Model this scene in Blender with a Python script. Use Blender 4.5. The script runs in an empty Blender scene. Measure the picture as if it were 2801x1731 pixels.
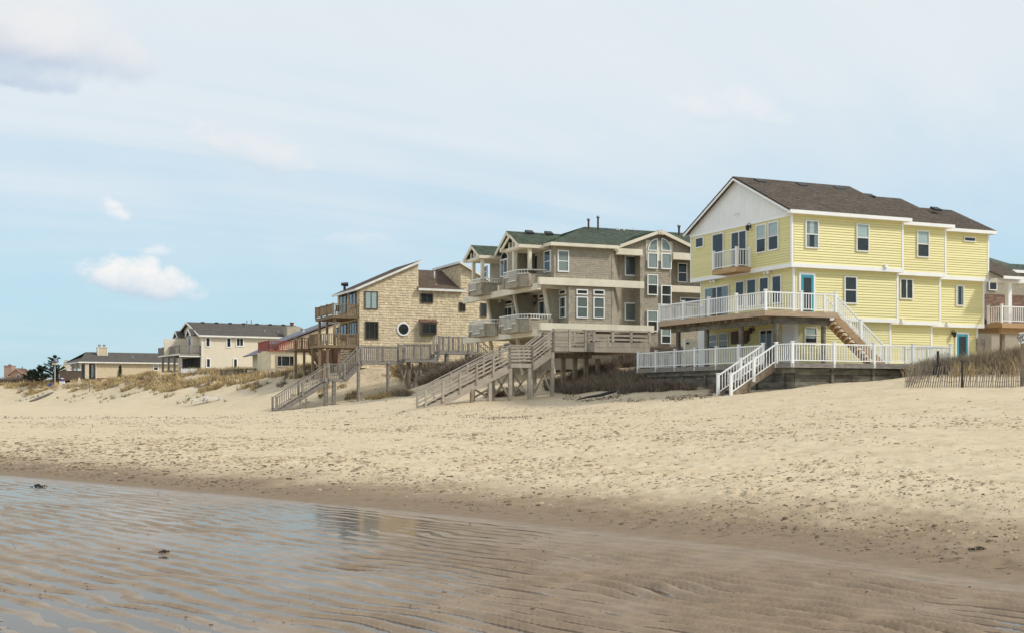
import bpy, math, random
import numpy as np
from mathutils import Vector, Matrix
random.seed(7); RNG = np.random.default_rng(7)
SC = bpy.context.scene
COL = SC.collection
R = math.radians
# ------------------------------------------------------------------ camera
# world X runs inland (square to the house fronts), Y along the shore, Z up; metres
FPX, CX, HY, CZ = 3343.0, 1400.5, 1085.0, 1.7          # focal length / principal column / horizon row of the 2801x1731 photograph
TH = math.atan2(.4025, .9154); SN, CS = math.sin(TH), math.cos(TH)
cd = bpy.data.cameras.new('camera'); cam = bpy.data.objects.new('camera', cd); COL.objects.link(cam)
cam.location = (0, 0, CZ); cam.rotation_euler = (R(90), 0, -TH)
cd.sensor_fit = 'HORIZONTAL'; cd.sensor_width = 36.0; cd.lens = 36.0 * FPX / 2801.0
cd.shift_x = 0.0; cd.shift_y = (HY - 1731 / 2) / 2801.0
cd.clip_start = .1; cd.clip_end = 8000
SC.camera = cam
# ------------------------------------------------------------------ light
SUN_AZ = math.atan2(-.62, .78)        # towards the sun, angle in the X/Y plane: inland and behind the camera
SUN_EL = R(43)
sd = bpy.data.lights.new('sun', 'SUN'); sun = bpy.data.objects.new('sun', sd); COL.objects.link(sun)
sd.energy = 2.35; sd.angle = R(6.0); sd.color = (1.0, .95, .86)
sv = Vector((math.cos(SUN_EL) * math.cos(SUN_AZ), math.cos(SUN_EL) * math.sin(SUN_AZ), math.sin(SUN_EL)))
sun.rotation_euler = sv.to_track_quat('Z', 'Y').to_euler()
sun.location = (60, -60, 60)
SC.view_settings.view_transform = 'Standard'; SC.view_settings.look = 'None'
SC.view_settings.exposure = 0.2; SC.view_settings.gamma = 1.0; SC.view_settings.use_curve_mapping = False

class NT:
    """small helper for writing node trees as expressions"""
    def __init__(s, tree): s.t = tree; s.n = tree.nodes; s.l = tree.links
    def new(s, typ, **kw):
        n = s.n.new(typ)
        for k, v in kw.items(): setattr(n, k, v)
        return n
    def put(s, sock, v):
        if hasattr(v, 'is_linked') or isinstance(v, bpy.types.NodeSocket): s.l.new(v, sock)
        elif v is not None:
            try: sock.default_value = v
            except Exception: sock.default_value = (*v, 1.0)
    def m(s, op, a, b=None, c=None, clamp=False):
        n = s.new('ShaderNodeMath', operation=op, use_clamp=clamp)
        s.put(n.inputs[0], a)
        if b is not None: s.put(n.inputs[1], b)
        if c is not None: s.put(n.inputs[2], c)
        return n.outputs[0]
    def ramp(s, v, lo, hi, a=0., b=1.):
        n = s.new('ShaderNodeMapRange', interpolation_type='SMOOTHSTEP')
        s.put(n.inputs[0], v); n.inputs[1].default_value = lo; n.inputs[2].default_value = hi
        n.inputs[3].default_value = a; n.inputs[4].default_value = b
        return n.outputs[0]
    def mix(s, f, a, b, typ='MIX'):
        n = s.new('ShaderNodeMix', data_type='RGBA', blend_type=typ)
        s.put(n.inputs[0], f); s.put(n.inputs[6], a); s.put(n.inputs[7], b)
        return n.outputs[2]
    def noise(s, vec, scale, detail=3, rough=.55, dim='3D', dist=0.):
        n = s.new('ShaderNodeTexNoise', noise_dimensions=dim)
        s.put(n.inputs['Vector'], vec); n.inputs['Scale'].default_value = scale
        n.inputs['Detail'].default_value = detail; n.inputs['Roughness'].default_value = rough
        n.inputs['Distortion'].default_value = dist
        return n.outputs[0]
    def vec(s, x, y, z):
        n = s.new('ShaderNodeCombineXYZ')
        for i, v in enumerate((x, y, z)): s.put(n.inputs[i], v)
        return n.outputs[0]
    def sep(s, v):
        n = s.new('ShaderNodeSeparateXYZ'); s.put(n.inputs[0], v); return n.outputs
    def scalev(s, v, sc):
        n = s.new('ShaderNodeVectorMath', operation='MULTIPLY'); s.put(n.inputs[0], v); n.inputs[1].default_value = sc
        return n.outputs[0]

def build_world():
    w = bpy.data.worlds.new('World'); SC.world = w; w.use_nodes = True
    t = NT(w.node_tree); t.n.clear()
    out = t.new('ShaderNodeOutputWorld'); bg = t.new('ShaderNodeBackground')
    bg.inputs['Strength'].default_value = .093
    sky = t.new('ShaderNodeTexSky', sky_type='NISHITA', sun_disc=False)
    sky.sun_elevation = SUN_EL; sky.sun_rotation = R(90) - SUN_AZ
    sky.air_density = 1.3; sky.dust_density = .4; sky.ozone_density = 2.5; sky.altitude = 5
    d = t.new('ShaderNodeTexCoord').outputs['Generated']
    x, y, z = t.sep(d)
    el = t.m('ARCSINE', z)
    az = t.m('ARCTAN2', t.m('SUBTRACT', t.m('MULTIPLY', x, CS), t.m('MULTIPLY', y, SN)),
             t.m('ADD', t.m('MULTIPLY', x, SN), t.m('MULTIPLY', y, CS)))
    # thin high veil, thicker overhead and towards the hazy sun side
    hx = t.m('DIVIDE', x, t.m('ADD', t.m('ABSOLUTE', z), .22)); hy = t.m('DIVIDE', y, t.m('ADD', t.m('ABSOLUTE', z), .22))
    hv = t.vec(hx, hy, 0.)
    n1 = t.noise(hv, .55, 5, .6, dist=.6); n2 = t.noise(t.scalev(hv, (.35, 1.1, 1)), .9, 6, .62, dist=.8)
    sunside = t.m('MULTIPLY', t.m('SINE', t.m('ADD', az, .15)), .5)
    veil = t.m('SUBTRACT', t.m('ADD', t.m('MULTIPLY', n1, 1.05), t.m('MULTIPLY', n2, .95)), .35)
    veil = t.m('ADD', veil, t.m('MULTIPLY', t.ramp(el, .02, .42), 1.05))
    veil = t.m('ADD', veil, t.m('MULTIPLY', sunside, .42))
    veil = t.ramp(veil, .36, 1.45, .10, .97)
    base = t.mix(.72, t.mix(1., sky.outputs[0], (1.0, 1.12, 1.3, 1), 'MULTIPLY'), t.mix(t.ramp(el, .0, .30), (3.5, 6.4, 8.1, 1), (5.0, 7.1, 8.5, 1)))
    white = t.mix(t.ramp(n2, .35, .7), (6.8, 7.6, 8.2, 1), (7.9, 8.15, 8.35, 1))
    col = t.mix(veil, base, white)
    # separate cumulus: azimuth, elevation, half sizes (radians), density, lit share
    def cloud(col, px, py, hw, hh, dens, top, bot, seed, tilt=0., nk=1.0, soft=1.):
        a0 = math.atan((px - CX) / FPX); e0 = math.atan((HY - py) / FPX * math.cos(a0))
        da = t.m('SUBTRACT', az, a0); de0 = t.m('SUBTRACT', el, e0)
        de = t.m('ADD', de0, t.m('MULTIPLY', da, tilt))
        qa = t.m('DIVIDE', da, hw / FPX); qe = t.m('DIVIDE', de, hh / FPX)
        qe = t.m('MULTIPLY', qe, t.ramp(qe, -.5, .3, 1.75, 1.0))                   # flat base
        r2 = t.m('ADD', t.m('MULTIPLY', qa, qa), t.m('MULTIPLY', qe, qe))
        nv = t.vec(t.m('MULTIPLY', az, FPX / hh * .55), t.m('MULTIPLY', el, FPX / hh * .8), seed)
        nn = t.m('SUBTRACT', t.noise(nv, 1.25, 7, .6, dist=.25), .5)
        f = t.m('SUBTRACT', t.m('ADD', 1., t.m('MULTIPLY', nn, 2.6 * nk)), r2)
        f = t.m('MULTIPLY', t.ramp(f, .15 - .3 * soft, .55 + .6 * soft), dens)
        front = t.m('GREATER_THAN', t.m('COSINE', da), .2)
        f = t.m('MULTIPLY', f, front)
        shade = t.ramp(t.m('ADD', qe, t.m('MULTIPLY', nn, 1.5)), -.75, .45)
        return t.mix(f, col, t.mix(shade, (*bot, 1), (*top, 1)))
    lit, under = (8.7, 8.65, 8.55), (5.2, 6.4, 7.5)
    col = cloud(col, 375, 772, 170, 74, .97, lit, under, 1.3, tilt=.16, nk=.85, soft=.25)
    col = cloud(col, 312, 580, 50, 38, .8, lit, (6.6, 7.6, 8.4), 2.1, tilt=.3, soft=.5)
    col = cloud(col, 430, 690, 48, 20, .6, (8.4, 8.5, 8.7), (6.6, 7.6, 8.4), 3.9)
    col = cloud(col, 700, 425, 190, 70, .55, (8.1, 8.1, 8.2), (5.9, 6.9, 7.7), 4.4, tilt=.28, nk=1.4)
    col = cloud(col, 70, 110, 360, 165, .95, (7.9, 7.95, 8.1), (4.4, 5.3, 6.7), 5.2, tilt=.1, nk=1.2)
    col = cloud(col, 20, 205, 210, 62, .8, (5.8, 6.6, 7.6), (4.5, 5.4, 6.9), 8.8, tilt=.05)
    col = cloud(col, 1990, 310, 190, 70, .42, (8.3, 8.4, 8.5), (6.0, 7.0, 7.7), 6.6, tilt=.15, nk=1.5)
    col = cloud(col, 985, 655, 120, 22, .3, (8.2, 8.3, 8.5), (6.9, 7.5, 8.0), 7.7)
    below = t.ramp(z, -.02, .0)
    col = t.mix(below, (3.2, 3.6, 4.0, 1), col)
    t.l.new(col, bg.inputs['Color']); t.l.new(bg.outputs[0], out.inputs['Surface'])
build_world()

# ------------------------------------------------------------------ survey helpers: photograph pixel -> point on a known plane
class Fr:
    """a plan frame (origin, turn): cuts the sight line through a photograph pixel with a wall plane given in that frame"""
    def __init__(s, ox=0., oy=0., a=0.):
        s.ca, s.sa = math.cos(a), math.sin(a); s.ox, s.oy, s.a = ox, oy, a
        s.cx, s.cy = s.loc(0, 0)
    def loc(s, x, y): x -= s.ox; y -= s.oy; return (x * s.ca + y * s.sa, -x * s.sa + y * s.ca)
    def ray(s, p):
        t = (p[0] - CX) / FPX; dx, dy = SN + CS * t, CS - SN * t
        return (dx * s.ca + dy * s.sa, -dx * s.sa + dy * s.ca)
    def pv(s, v, p): dx, dy = s.ray(p); k = (v - s.cy) / dy; return s.cx + k * dx, CZ + (HY - p[1]) / FPX * k
    def pu(s, u, p): dx, dy = s.ray(p); k = (u - s.cx) / dx; return s.cy + k * dy, CZ + (HY - p[1]) / FPX * k
W0 = Fr()
def pd(Y, p):
    t = (p[0] - CX) / FPX; return Vector((Y * (SN + CS * t), Y * (CS - SN * t), CZ + (HY - p[1]) / FPX * Y))
def pz(z, p): return pd((CZ - z) * FPX / (p[1] - HY), p)
# enlargements of the photograph that measurements were read from
A = lambda x, y: (1720 + x / 2.326, 460 + y / 2.326)
B = lambda x, y: (2200 + x / 2.326, 460 + y / 2.326)
C = lambda x, y: (1250 + x / 3.652, 560 + y / 3.652)
D = lambda x, y: (820 + x / 3.2875, 680 + y / 3.2875)
E = lambda x, y: (1140 + x / 3.5985, 860 + y / 3.5985)
F = lambda x, y: (400 + x / 4.894, 840 + y / 4.894)
G = lambda x, y: (0 + x / 5.32, 900 + y / 5.32)
H = lambda x, y: (720 + x / 3.947, 860 + y / 3.947)
I = lambda x, y: (1260 + x / 7.56, 600 + y / 7.56)
J = lambda x, y: (1260 + x / 7.56, 760 + y / 7.56)
K = lambda x, y: (1780 + x / 4.706, 840 + y / 4.706)
L = lambda x, y: (2600 + x / 3.78, 680 + y / 3.78)
Mz = lambda x, y: (1500 + x / 5.3196, 900 + y / 5.3196)
Q = lambda x, y: (830 + x / 7.56, 780 + y / 7.56)

# ------------------------------------------------------------------ materials
MATS = {}
def mat(name, col, rough=.6, col2=None, scale=4., stretch=(1, 1, 1), bump=0., bscale=None, island=0., spec=.5, per_obj=0., detail=5,
        lo=.35, hi=.68, metallic=0., bstretch=None):
    m = bpy.data.materials.new(name); m.use_nodes = True; t = NT(m.node_tree)
    bs = t.n['Principled BSDF']; bs.inputs['Roughness'].default_value = rough
    bs.inputs['Specular IOR Level'].default_value = spec; bs.inputs['Metallic'].default_value = metallic
    pos = t.new('ShaderNodeNewGeometry')
    P = pos.outputs['Position']
    c = (*col, 1)
    if col2 is not None:
        c = t.mix(t.ramp(t.noise(t.scalev(P, stretch), scale, detail), lo, hi), c, (*col2, 1))
    if island:
        k = t.ramp(pos.outputs['Random Per Island'], 0, 1, 1 - island, 1 + island)
        c = t.mix(1., c, t.vec(k, k, k), 'MULTIPLY')
    if per_obj:
        oi = t.new('ShaderNodeObjectInfo'); k = t.ramp(oi.outputs['Random'], 0, 1, 1 - per_obj, 1 + per_obj)
        c = t.mix(1., c, t.vec(k, k, k), 'MULTIPLY')
    t.put(bs.inputs['Base Color'], c)
    if bump:
        b = t.new('ShaderNodeBump'); b.inputs['Strength'].default_value = bump; b.inputs['Distance'].default_value = .02
        t.put(b.inputs['Height'], t.noise(t.scalev(P, bstretch or stretch), bscale or scale * 3, 4))
        t.l.new(b.outputs[0], bs.inputs['Normal'])
    MATS[name] = m; return m

def glass(name, tint=(.55, .6, .62), refl=1.0):
    m = bpy.data.materials.new(name); m.use_nodes = True; t = NT(m.node_tree); t.n.clear()
    o = t.new('ShaderNodeOutputMaterial'); tr = t.new('ShaderNodeBsdfTransparent'); gl = t.new('ShaderNodeBsdfGlossy')
    tr.inputs[0].default_value = (*tint, 1); gl.inputs['Roughness'].default_value = .015
    gl.inputs[0].default_value = (.95, .97, 1, 1)
    fr = t.new('ShaderNodeFresnel'); fr.inputs[0].default_value = 1.5
    P = t.new('ShaderNodeNewGeometry').outputs['Position']
    b = t.new('ShaderNodeBump'); b.inputs['Strength'].default_value = .05; b.inputs['Distance'].default_value = .05
    t.put(b.inputs['Height'], t.noise(P, 1.3, 2)); t.l.new(b.outputs[0], gl.inputs['Normal'])
    mx = t.new('ShaderNodeMixShader'); t.put(mx.inputs[0], t.m('MULTIPLY', t.m('MULTIPLY', fr.outputs[0], refl), t.m('SUBTRACT', 1., t.new('ShaderNodeNewGeometry').outputs['Backfacing']), clamp=True))
    t.l.new(tr.outputs[0], mx.inputs[1]); t.l.new(gl.outputs[0], mx.inputs[2]); t.l.new(mx.outputs[0], o.inputs[0])
    MATS[name] = m; return m

mat('white', (.87, .87, .86), .45, (.82, .82, .81), 1.2, bump=.05)
mat('white_trim', (.80, .79, .75), .5, (.70, .68, .63), 1.5)
mat('cream', (.76, .70, .56), .65, (.66, .60, .475), .9, bump=.1)
mat('yellow', (.79, .722, .36), .55, (.735, .665, .325), 7., (9, 9, .6), bump=.22, bscale=9., bstretch=(4, 4, .5), per_obj=.045)
mat('gray_shingle', (.385, .342, .265), .8, (.33, .29, .222), 4., (3, 3, .6), bump=.2, bscale=14., island=.08)
mat('gray_board', (.45, .39, .31), .7, (.26, .215, .165), 2.)
mat('tan_shingle', (.70, .58, .40), .85, (.585, .475, .315), 3.2, (2.5, 2.5, .5), bump=.25, bscale=14., island=.12)
mat('tan_wall_dark', (.13, .10, .07), .9)
mat('brown_wood', (.25, .175, .10), .75, (.18, .125, .07), 3., (1, 1, 1), bump=.2, per_obj=.14)
mat('gray_wood', (.30, .272, .24), .85, (.20, .178, .155), 3.5, (1, 1, 2.5), bump=.35, bscale=20, per_obj=.20)
mat('taupe_wood', (.42, .365, .30), .8, (.34, .29, .235), 3., (1, 1, 1.5), bump=.2, bscale=16, per_obj=.13)
mat('post_wood', (.29, .22, .155), .85, (.17, .125, .085), 2.4, (2, 2, 1), bump=.35, bscale=18, per_obj=.15)
mat('old_timber', (.20, .185, .15), .9, (.10, .09, .07), 1.6, (1, 1, 3), bump=.5, bscale=12, per_obj=.28)
mat('new_wood', (.46, .30, .16), .75, (.36, .22, .11), 3., (.6, .6, 6), bump=.15, per_obj=.12)
mat('rim_wood', (.48, .36, .25), .75, (.38, .27, .18), 3., (.6, .6, 6), bump=.15, per_obj=.08)
mat('roof_brown', (.130, .100, .074), .95, (.06, .046, .035), 6.5, (1.6, 1.6, 3), bump=.7, bscale=30, island=.16, lo=.4, hi=.6)
mat('roof_green', (.078, .100, .066), .9, (.044, .062, .042), 5., (2, 2, 3), bump=.6, bscale=30, island=.24, lo=.4, hi=.6)
mat('roof_dark', (.115, .10, .087), .95, (.07, .06, .052), 5., (1.6, 1.6, 3), bump=.6, bscale=25, island=.12)
mat('roof_tan', (.13, .088, .062), .95, (.085, .056, .04), 5., (1.6, 1.6, 3), bump=.6, bscale=25, island=.14)
mat('roof_slate', (.16, .165, .19), .6, (.12, .125, .15), 4.)
mat('roof_redbrown', (.21, .115, .075), .9, (.13, .075, .05), 4.5, (2, 2, 3), bump=.6, bscale=25, island=.3)
mat('beige', (.74, .665, .53), .6, (.68, .605, .475), 3., (6, 6, .5))
mat('stucco', (.72, .63, .45), .9, (.65, .56, .40), 2., bump=.3, bscale=40)
mat('stucco_gray', (.43, .385, .31), .9, (.33, .29, .23), 1.5, bump=.2, bscale=30)
mat('ranch', (.66, .55, .375), .8, (.58, .475, .32), 3.)
mat('pink', (.46, .31, .245), .85, (.40, .27, .21), 1.5)
mat('red_paint', (.28, .06, .042), .6, (.21, .045, .032), 2., per_obj=.1)
mat('red_brick', (.22, .075, .05), .9, (.13, .048, .035), 6., (1, 1, 3), bump=.3)
mat('teal', (.045, .30, .36), .4, (.035, .26, .32), 3.)
mat('metal_dark', (.03, .03, .032), .5, metallic=.3)
mat('metal_gray', (.36, .36, .36), .45, metallic=.6)
mat('rust_pipe', (.10, .06, .045), .7, (.05, .035, .03), 5.)
mat('black', (.018, .018, .02), .5)
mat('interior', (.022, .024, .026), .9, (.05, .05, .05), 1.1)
mat('blind', (.72, .75, .73), .8, (.60, .64, .62), 1., (.3, .3, 20))
mat('curtain', (.40, .42, .43), .85, (.22, .24, .25), 2.5, (14, 14, .4))
mat('shade_gray', (.24, .25, .24), .9, (.18, .19, .19), .8)
mat('shade_light', (.46, .46, .43), .9, (.38, .39, .37), .8)
mat('brown_frame', (.075, .052, .038), .6)
mat('screen', (.085, .085, .085), .8)
mat('cover_brown', (.15, .10, .08), .8, (.11, .075, .06), 3., bump=.2)
mat('rope_red', (.13, .035, .025), .9, (.07, .028, .02), 4., island=.3)
mat('twig', (.24, .19, .145), .95, (.155, .12, .09), 3., island=.35)
mat('straw', (.56, .43, .225), .9, (.38, .275, .135), .5, island=.35)
mat('green_blade', (.16, .17, .07), .9, (.10, .115, .045), 1., island=.3)
mat('pine', (.028, .05, .026), .9, (.018, .032, .018), 2., island=.4)
mat('bark', (.10, .072, .05), .95, (.06, .045, .03), 6., bump=.4)
mat('picket', (.27, .225, .175), .9, (.17, .135, .105), 5., (2, 2, 1), bump=.3, per_obj=.28)
mat('damp_sand', (.40, .305, .195), .95, (.27, .20, .125), 2., island=.35)  # dark tone paints in the shading of lumps as well as moist sand
mat('wet_sand', (.17, .12, .074), .9, (.115, .08, .05), 2., island=.3)
mat('weed', (.045, .034, .026), .95, (.025, .02, .016), 8., island=.4)
mat('blue', (.03, .07, .30), .6); mat('yellow_plastic', (.62, .40, .03), .5); mat('violet', (.16, .09, .22), .7)
mat('canvas', (.62, .54, .40), .9, (.52, .44, .32), 3.)
mat('lawn', (.12, .20, .06), .95, (.08, .15, .045), 3.)
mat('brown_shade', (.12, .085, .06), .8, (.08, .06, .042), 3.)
mat('sign_white', (.78, .77, .73), .5, (.68, .66, .60), 6.)
mat('white_plastic', (.76, .76, .76), .4)
glass('pane', (.86, .9, .9), .9); glass('pane_soft', (.8, .84, .86), .95)

# ------------------------------------------------------------------ mesh helpers
OFF = {}                                   # frame coordinates of an object's origin
def off(o): return OFF.get(o.name, Vector((0, 0, 0))) if o else Vector((0, 0, 0))
def tag(o, label=None, cat=None, group=None, kind=None):
    if label: o['label'] = label
    if cat: o['category'] = cat
    if group: o['group'] = group
    if kind: o['kind'] = kind
    return o
def thing(name, loc, label, cat, group=None, a=0., frame_off=None):
    o = bpy.data.objects.new(name, None); COL.objects.link(o); o.location = loc; o.rotation_euler = (0, 0, a)
    o.empty_display_size = .5
    OFF[o.name] = Vector(loc) if frame_off is None else Vector(frame_off)
    return tag(o, label, cat, group)
class MB:
    def __init__(s): s.v = []; s.f = []
    def add(s, vs, fs): n = len(s.v); s.v += [tuple(v) for v in vs]; s.f += [tuple(i + n for i in f) for f in fs]; return s
    def box(s, x0, x1, y0, y1, z0, z1):
        return s.add([(x0, y0, z0), (x1, y0, z0), (x1, y1, z0), (x0, y1, z0), (x0, y0, z1), (x1, y0, z1), (x1, y1, z1), (x0, y1, z1)],
                     [(0, 3, 2, 1), (4, 5, 6, 7), (0, 1, 5, 4), (1, 2, 6, 5), (2, 3, 7, 6), (3, 0, 4, 7)])
    def beam(s, p, q, w, h, up=(0, 0, 1)):
        p, q = Vector(p), Vector(q); d = (q - p).normalized(); up = Vector(up)
        sd = d.cross(up)
        if sd.length < 1e-4: sd = d.cross(Vector((1, 0, 0)))
        sd.normalize(); un = sd.cross(d); a, b = sd * w / 2, un * h / 2
        vs = [p - a - b, p + a - b, p + a + b, p - a + b, q - a - b, q + a - b, q + a + b, q - a + b]
        return s.add(vs, [(3, 2, 1, 0), (4, 5, 6, 7), (0, 1, 5, 4), (1, 2, 6, 5), (2, 3, 7, 6), (3, 0, 4, 7)])
    def prism(s, poly, vec):
        n = len(poly); vec = Vector(vec); a = [Vector(p) for p in poly]; b = [p + vec for p in a]
        return s.add(a + b, [tuple(range(n))[::-1], tuple(range(n, 2 * n))] + [(i, (i + 1) % n, n + (i + 1) % n, n + i) for i in range(n)])
    def tube(s, pts, rs, k=8):
        pts = [Vector(p) for p in pts]; n0 = len(s.v)
        if not hasattr(rs, '__len__'): rs = [rs] * len(pts)
        for i, p in enumerate(pts):
            d = (pts[min(i + 1, len(pts) - 1)] - pts[max(i - 1, 0)]).normalized()
            a = d.cross(Vector((0, 0, 1)));  a = a.normalized() if a.length > .01 else Vector((1, 0, 0)); b = d.cross(a)
            for j in range(k):
                an = 2 * math.pi * j / k; s.v.append(tuple(p + (a * math.cos(an) + b * math.sin(an)) * rs[i]))
        for i in range(len(pts) - 1):
            for j in range(k):
                s.f.append((n0 + i * k + j, n0 + i * k + (j + 1) % k, n0 + (i + 1) * k + (j + 1) % k, n0 + (i + 1) * k + j))
        s.f.append(tuple(n0 + j for j in range(k))[::-1]); m = n0 + (len(pts) - 1) * k; s.f.append(tuple(m + j for j in range(k)))
        return s
    def build(s, name, m, parent=None, label=None, cat=None, group=None, kind=None, smooth=False, origin=None):
        me = bpy.data.meshes.new(name); ov = off(parent)
        o0 = Vector(origin) if origin is not None else ov
        me.from_pydata([(v[0] - o0.x, v[1] - o0.y, v[2] - o0.z) for v in s.v], [], s.f); me.update()
        me.materials.append(MATS[m])
        if smooth: me.polygons.foreach_set('use_smooth', [True] * len(me.polygons))
        o = bpy.data.objects.new(name, me); COL.objects.link(o); o.parent = parent; o.location = o0 - ov
        OFF[o.name] = o0
        return tag(o, label, cat, group, kind)
UNIT = {}
def unit(m, kind='box'):
    k = (m, kind)
    if k not in UNIT:
        b = MB()
        if kind == 'box': b.box(-.5, .5, -.5, .5, -.5, .5)
        else: b.tube([(0, 0, -.5), (0, 0, .5)], .5, 10)
        me = bpy.data.meshes.new(kind + '_' + m); me.from_pydata(b.v, [], b.f); me.update(); me.materials.append(MATS[m])
        if kind != 'box': me.polygons.foreach_set('use_smooth', [len(p.vertices) == 4 for p in me.polygons])
        UNIT[k] = me
    return UNIT[k]
def piece(name, m, parent, c, dims, rot=None, kind='box'):
    o = bpy.data.objects.new(name, unit(m, kind)); COL.objects.link(o); o.parent = parent
    o.location = Vector(c) - off(parent); o.scale = dims
    if rot is not None: o.rotation_euler = rot
    return o
def slab(name, m, parent, x0, x1, y0, y1, z0, z1):
    return piece(name, m, parent, ((x0 + x1) / 2, (y0 + y1) / 2, (z0 + z1) / 2), (abs(x1 - x0), abs(y1 - y0), abs(z1 - z0)))
def bar(name, m, parent, p, q, w, h):
    p, q = Vector(p), Vector(q); d = q - p
    e = d.to_track_quat('X', 'Z').to_euler()
    return piece(name, m, parent, (p + q) / 2, (d.length, w, h), e)
def P3(ax, c, a, z):                      # point on a wall plane: ax 'v' = plane y=c (a is x), ax 'u' = plane x=c (a is y)
    return (a, c, z) if ax == 'v' else (c, a, z)
def wslab(name, m, parent, ax, c, a0, a1, z0, z1, d0, d1):     # box lying on a wall, from d0 to d1 in front of the plane
    if ax == 'v': return slab(name, m, parent, a0, a1, c - d1, c - d0, z0, z1)
    return slab(name, m, parent, c - d1, c - d0, a0, a1, z0, z1)
def wbox(mb, ax, c, a0, a1, z0, z1, d0, d1):
    return mb.box(a0, a1, c - d1, c - d0, z0, z1) if ax == 'v' else mb.box(c - d1, c - d0, a0, a1, z0, z1)
def span(poly, z):
    xs = []
    for (x0, z0), (x1, z1) in zip(poly, poly[1:] + poly[:1]):
        if (z0 <= z < z1) or (z1 <= z < z0): xs.append(x0 + (x1 - x0) * (z - z0) / (z1 - z0))
    return (min(xs), max(xs)) if len(xs) >= 2 else None
def courses(poly, h):
    zs = [p[1] for p in poly]; z = min(zs)
    while z < max(zs) - .03:
        z1 = min(z + h, max(zs)); s = span(poly, (z + z1) / 2)
        if s: yield z, z1, s[0], s[1]
        z += h
def laps(parent, ax, c, poly, h, m, depth=.022, name='siding', shingle=None, jit=0., stag=True):
    """lapped courses (or single shingles) as real stepped geometry, joined into one part"""
    mb = MB(); row = 0
    for z0, z1, a0, a1 in courses(poly, h):
        row += 1; cuts = [(a0, a1)]
        if shingle:
            cuts = []; a = a0 - random.random() * shingle
            while a < a1:
                w = shingle * random.uniform(.6, 1.5); cuts.append((max(a, a0), min(a + w, a1))); a += w
        wave = random.random() * 6
        for b0, b1 in cuts:
            if b1 - b0 < .01: continue
            dz = (random.uniform(-jit, jit) + jit * .8 * math.sin(b0 * 2.2 + wave)) if jit else 0
            g = .003 if shingle else 0; dd = depth * (random.uniform(.7, 1.15) if shingle else 1)
            def q(a, z, d): return (a, c - d, z) if ax == 'v' else (c - d, a, z)
            zz = max(z0 + dz, min(p[1] for p in poly))
            vs = [q(b0 + g, zz, dd), q(b1 - g, zz, dd), q(b1 - g, z1 + .02 + jit, .004), q(b0 + g, z1 + .02 + jit, .004), q(b0 + g, zz, 0), q(b1 - g, zz, 0)]
            fs = [(0, 1, 2, 3), (4, 5, 1, 0)] if ax == 'v' else [(3, 2, 1, 0), (0, 1, 5, 4)]
            fs += [(4, 0, 3), (1, 5, 2)]
            mb.add(vs, fs)
    return mb.build(name, m, parent, kind='stuff')
def wall(parent, x0, x1, y0, y1, z0, z1, m, name='wall'):
    return MB().box(x0, x1, y0, y1, z0, z1).build(name, m, parent)
def window(parent, ax, c, r, style='fixed', fr='white_trim', w=.07, proud=.095, base=.02, blind=0., curtain=False, name='window', rail=None, pane='pane', sill=False, bm='blind'):
    """r = (a0, a1, z0, z1). frame ring + panes + what hangs behind them"""
    a0, a1, z0, z1 = r
    if a0 > a1: a0, a1 = a1, a0
    if z0 > z1: z0, z1 = z1, z0
    mb = MB(); d0 = .0
    wbox(mb, ax, c, a0, a0 + w, z0, z1, d0, proud); wbox(mb, ax, c, a1 - w, a1, z0, z1, d0, proud)
    wbox(mb, ax, c, a0 + w, a1 - w, z0, z0 + w, d0, proud); wbox(mb, ax, c, a0 + w, a1 - w, z1 - w, z1, d0, proud)
    ia0, ia1, iz0, iz1 = a0 + w, a1 - w, z0 + w, z1 - w
    o = mb.build(name, fr, parent)
    wslab('dark_room', 'interior', o, ax, c, ia0, ia1, iz0, iz1, .026 + base, .030 + base)
    lites = []
    if style == 'double':
        zm = (iz0 + iz1) / 2 if rail is None else rail
        wslab('meeting_rail', fr, o, ax, c, ia0, ia1, zm - .028, zm + .028, .03 + base, proud - .008)
        lites = [(ia0, ia1, iz0, zm - .028, .048), (ia0, ia1, zm + .028, iz1, .056)]
    elif style in ('slider', 'pair'):
        am = (ia0 + ia1) / 2
        wslab('mullion', fr, o, ax, c, am - .03, am + .03, iz0, iz1, .03 + base, proud - .008)
        lites = [(ia0, am - .03, iz0, iz1, .048), (am + .03, ia1, iz0, iz1, .056)]
    elif style == 'triple':
        k = (ia1 - ia0) / 4.
        for q_ in (ia0 + k, ia1 - k): wslab('mullion', fr, o, ax, c, q_ - .03, q_ + .03, iz0, iz1, .03 + base, proud - .008)
        lites = [(ia0, ia0 + k - .03, iz0, iz1, .05), (ia0 + k + .03, ia1 - k - .03, iz0, iz1, .05), (ia1 - k + .03, ia1, iz0, iz1, .05)]
    else: lites = [(ia0, ia1, iz0, iz1, .05)]
    for (b0, b1, y0, y1, d) in lites: wslab('pane', pane, o, ax, c, b0, b1, y0, y1, d - .003 + base, d + base)
    if blind: wslab('blind', bm, o, ax, c, ia0 + .02, ia1 - .02, iz1 - blind * (iz1 - iz0), iz1, .034 + base, .038 + base)
    if curtain:
        k = (ia1 - ia0) * .3
        wslab('curtain', 'curtain', o, ax, c, ia0, ia0 + k, iz0, iz1, .034 + base, .040 + base); wslab('curtain', 'curtain', o, ax, c, ia1 - k, ia1, iz0, iz1, .034 + base, .040 + base)
    if sill: wslab('sill', fr, o, ax, c, a0 - .03, a1 + .03, z0 - .05, z0 - .002, 0, proud + .03)
    return o
def rect(fr, ax, c, p0, p1):
    f = fr.pv if ax == 'v' else fr.pu
    a0, zt = f(c, p0); a1, zb = f(c, p1)
    return (min(a0, a1), max(a0, a1), zb, zt)
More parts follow.
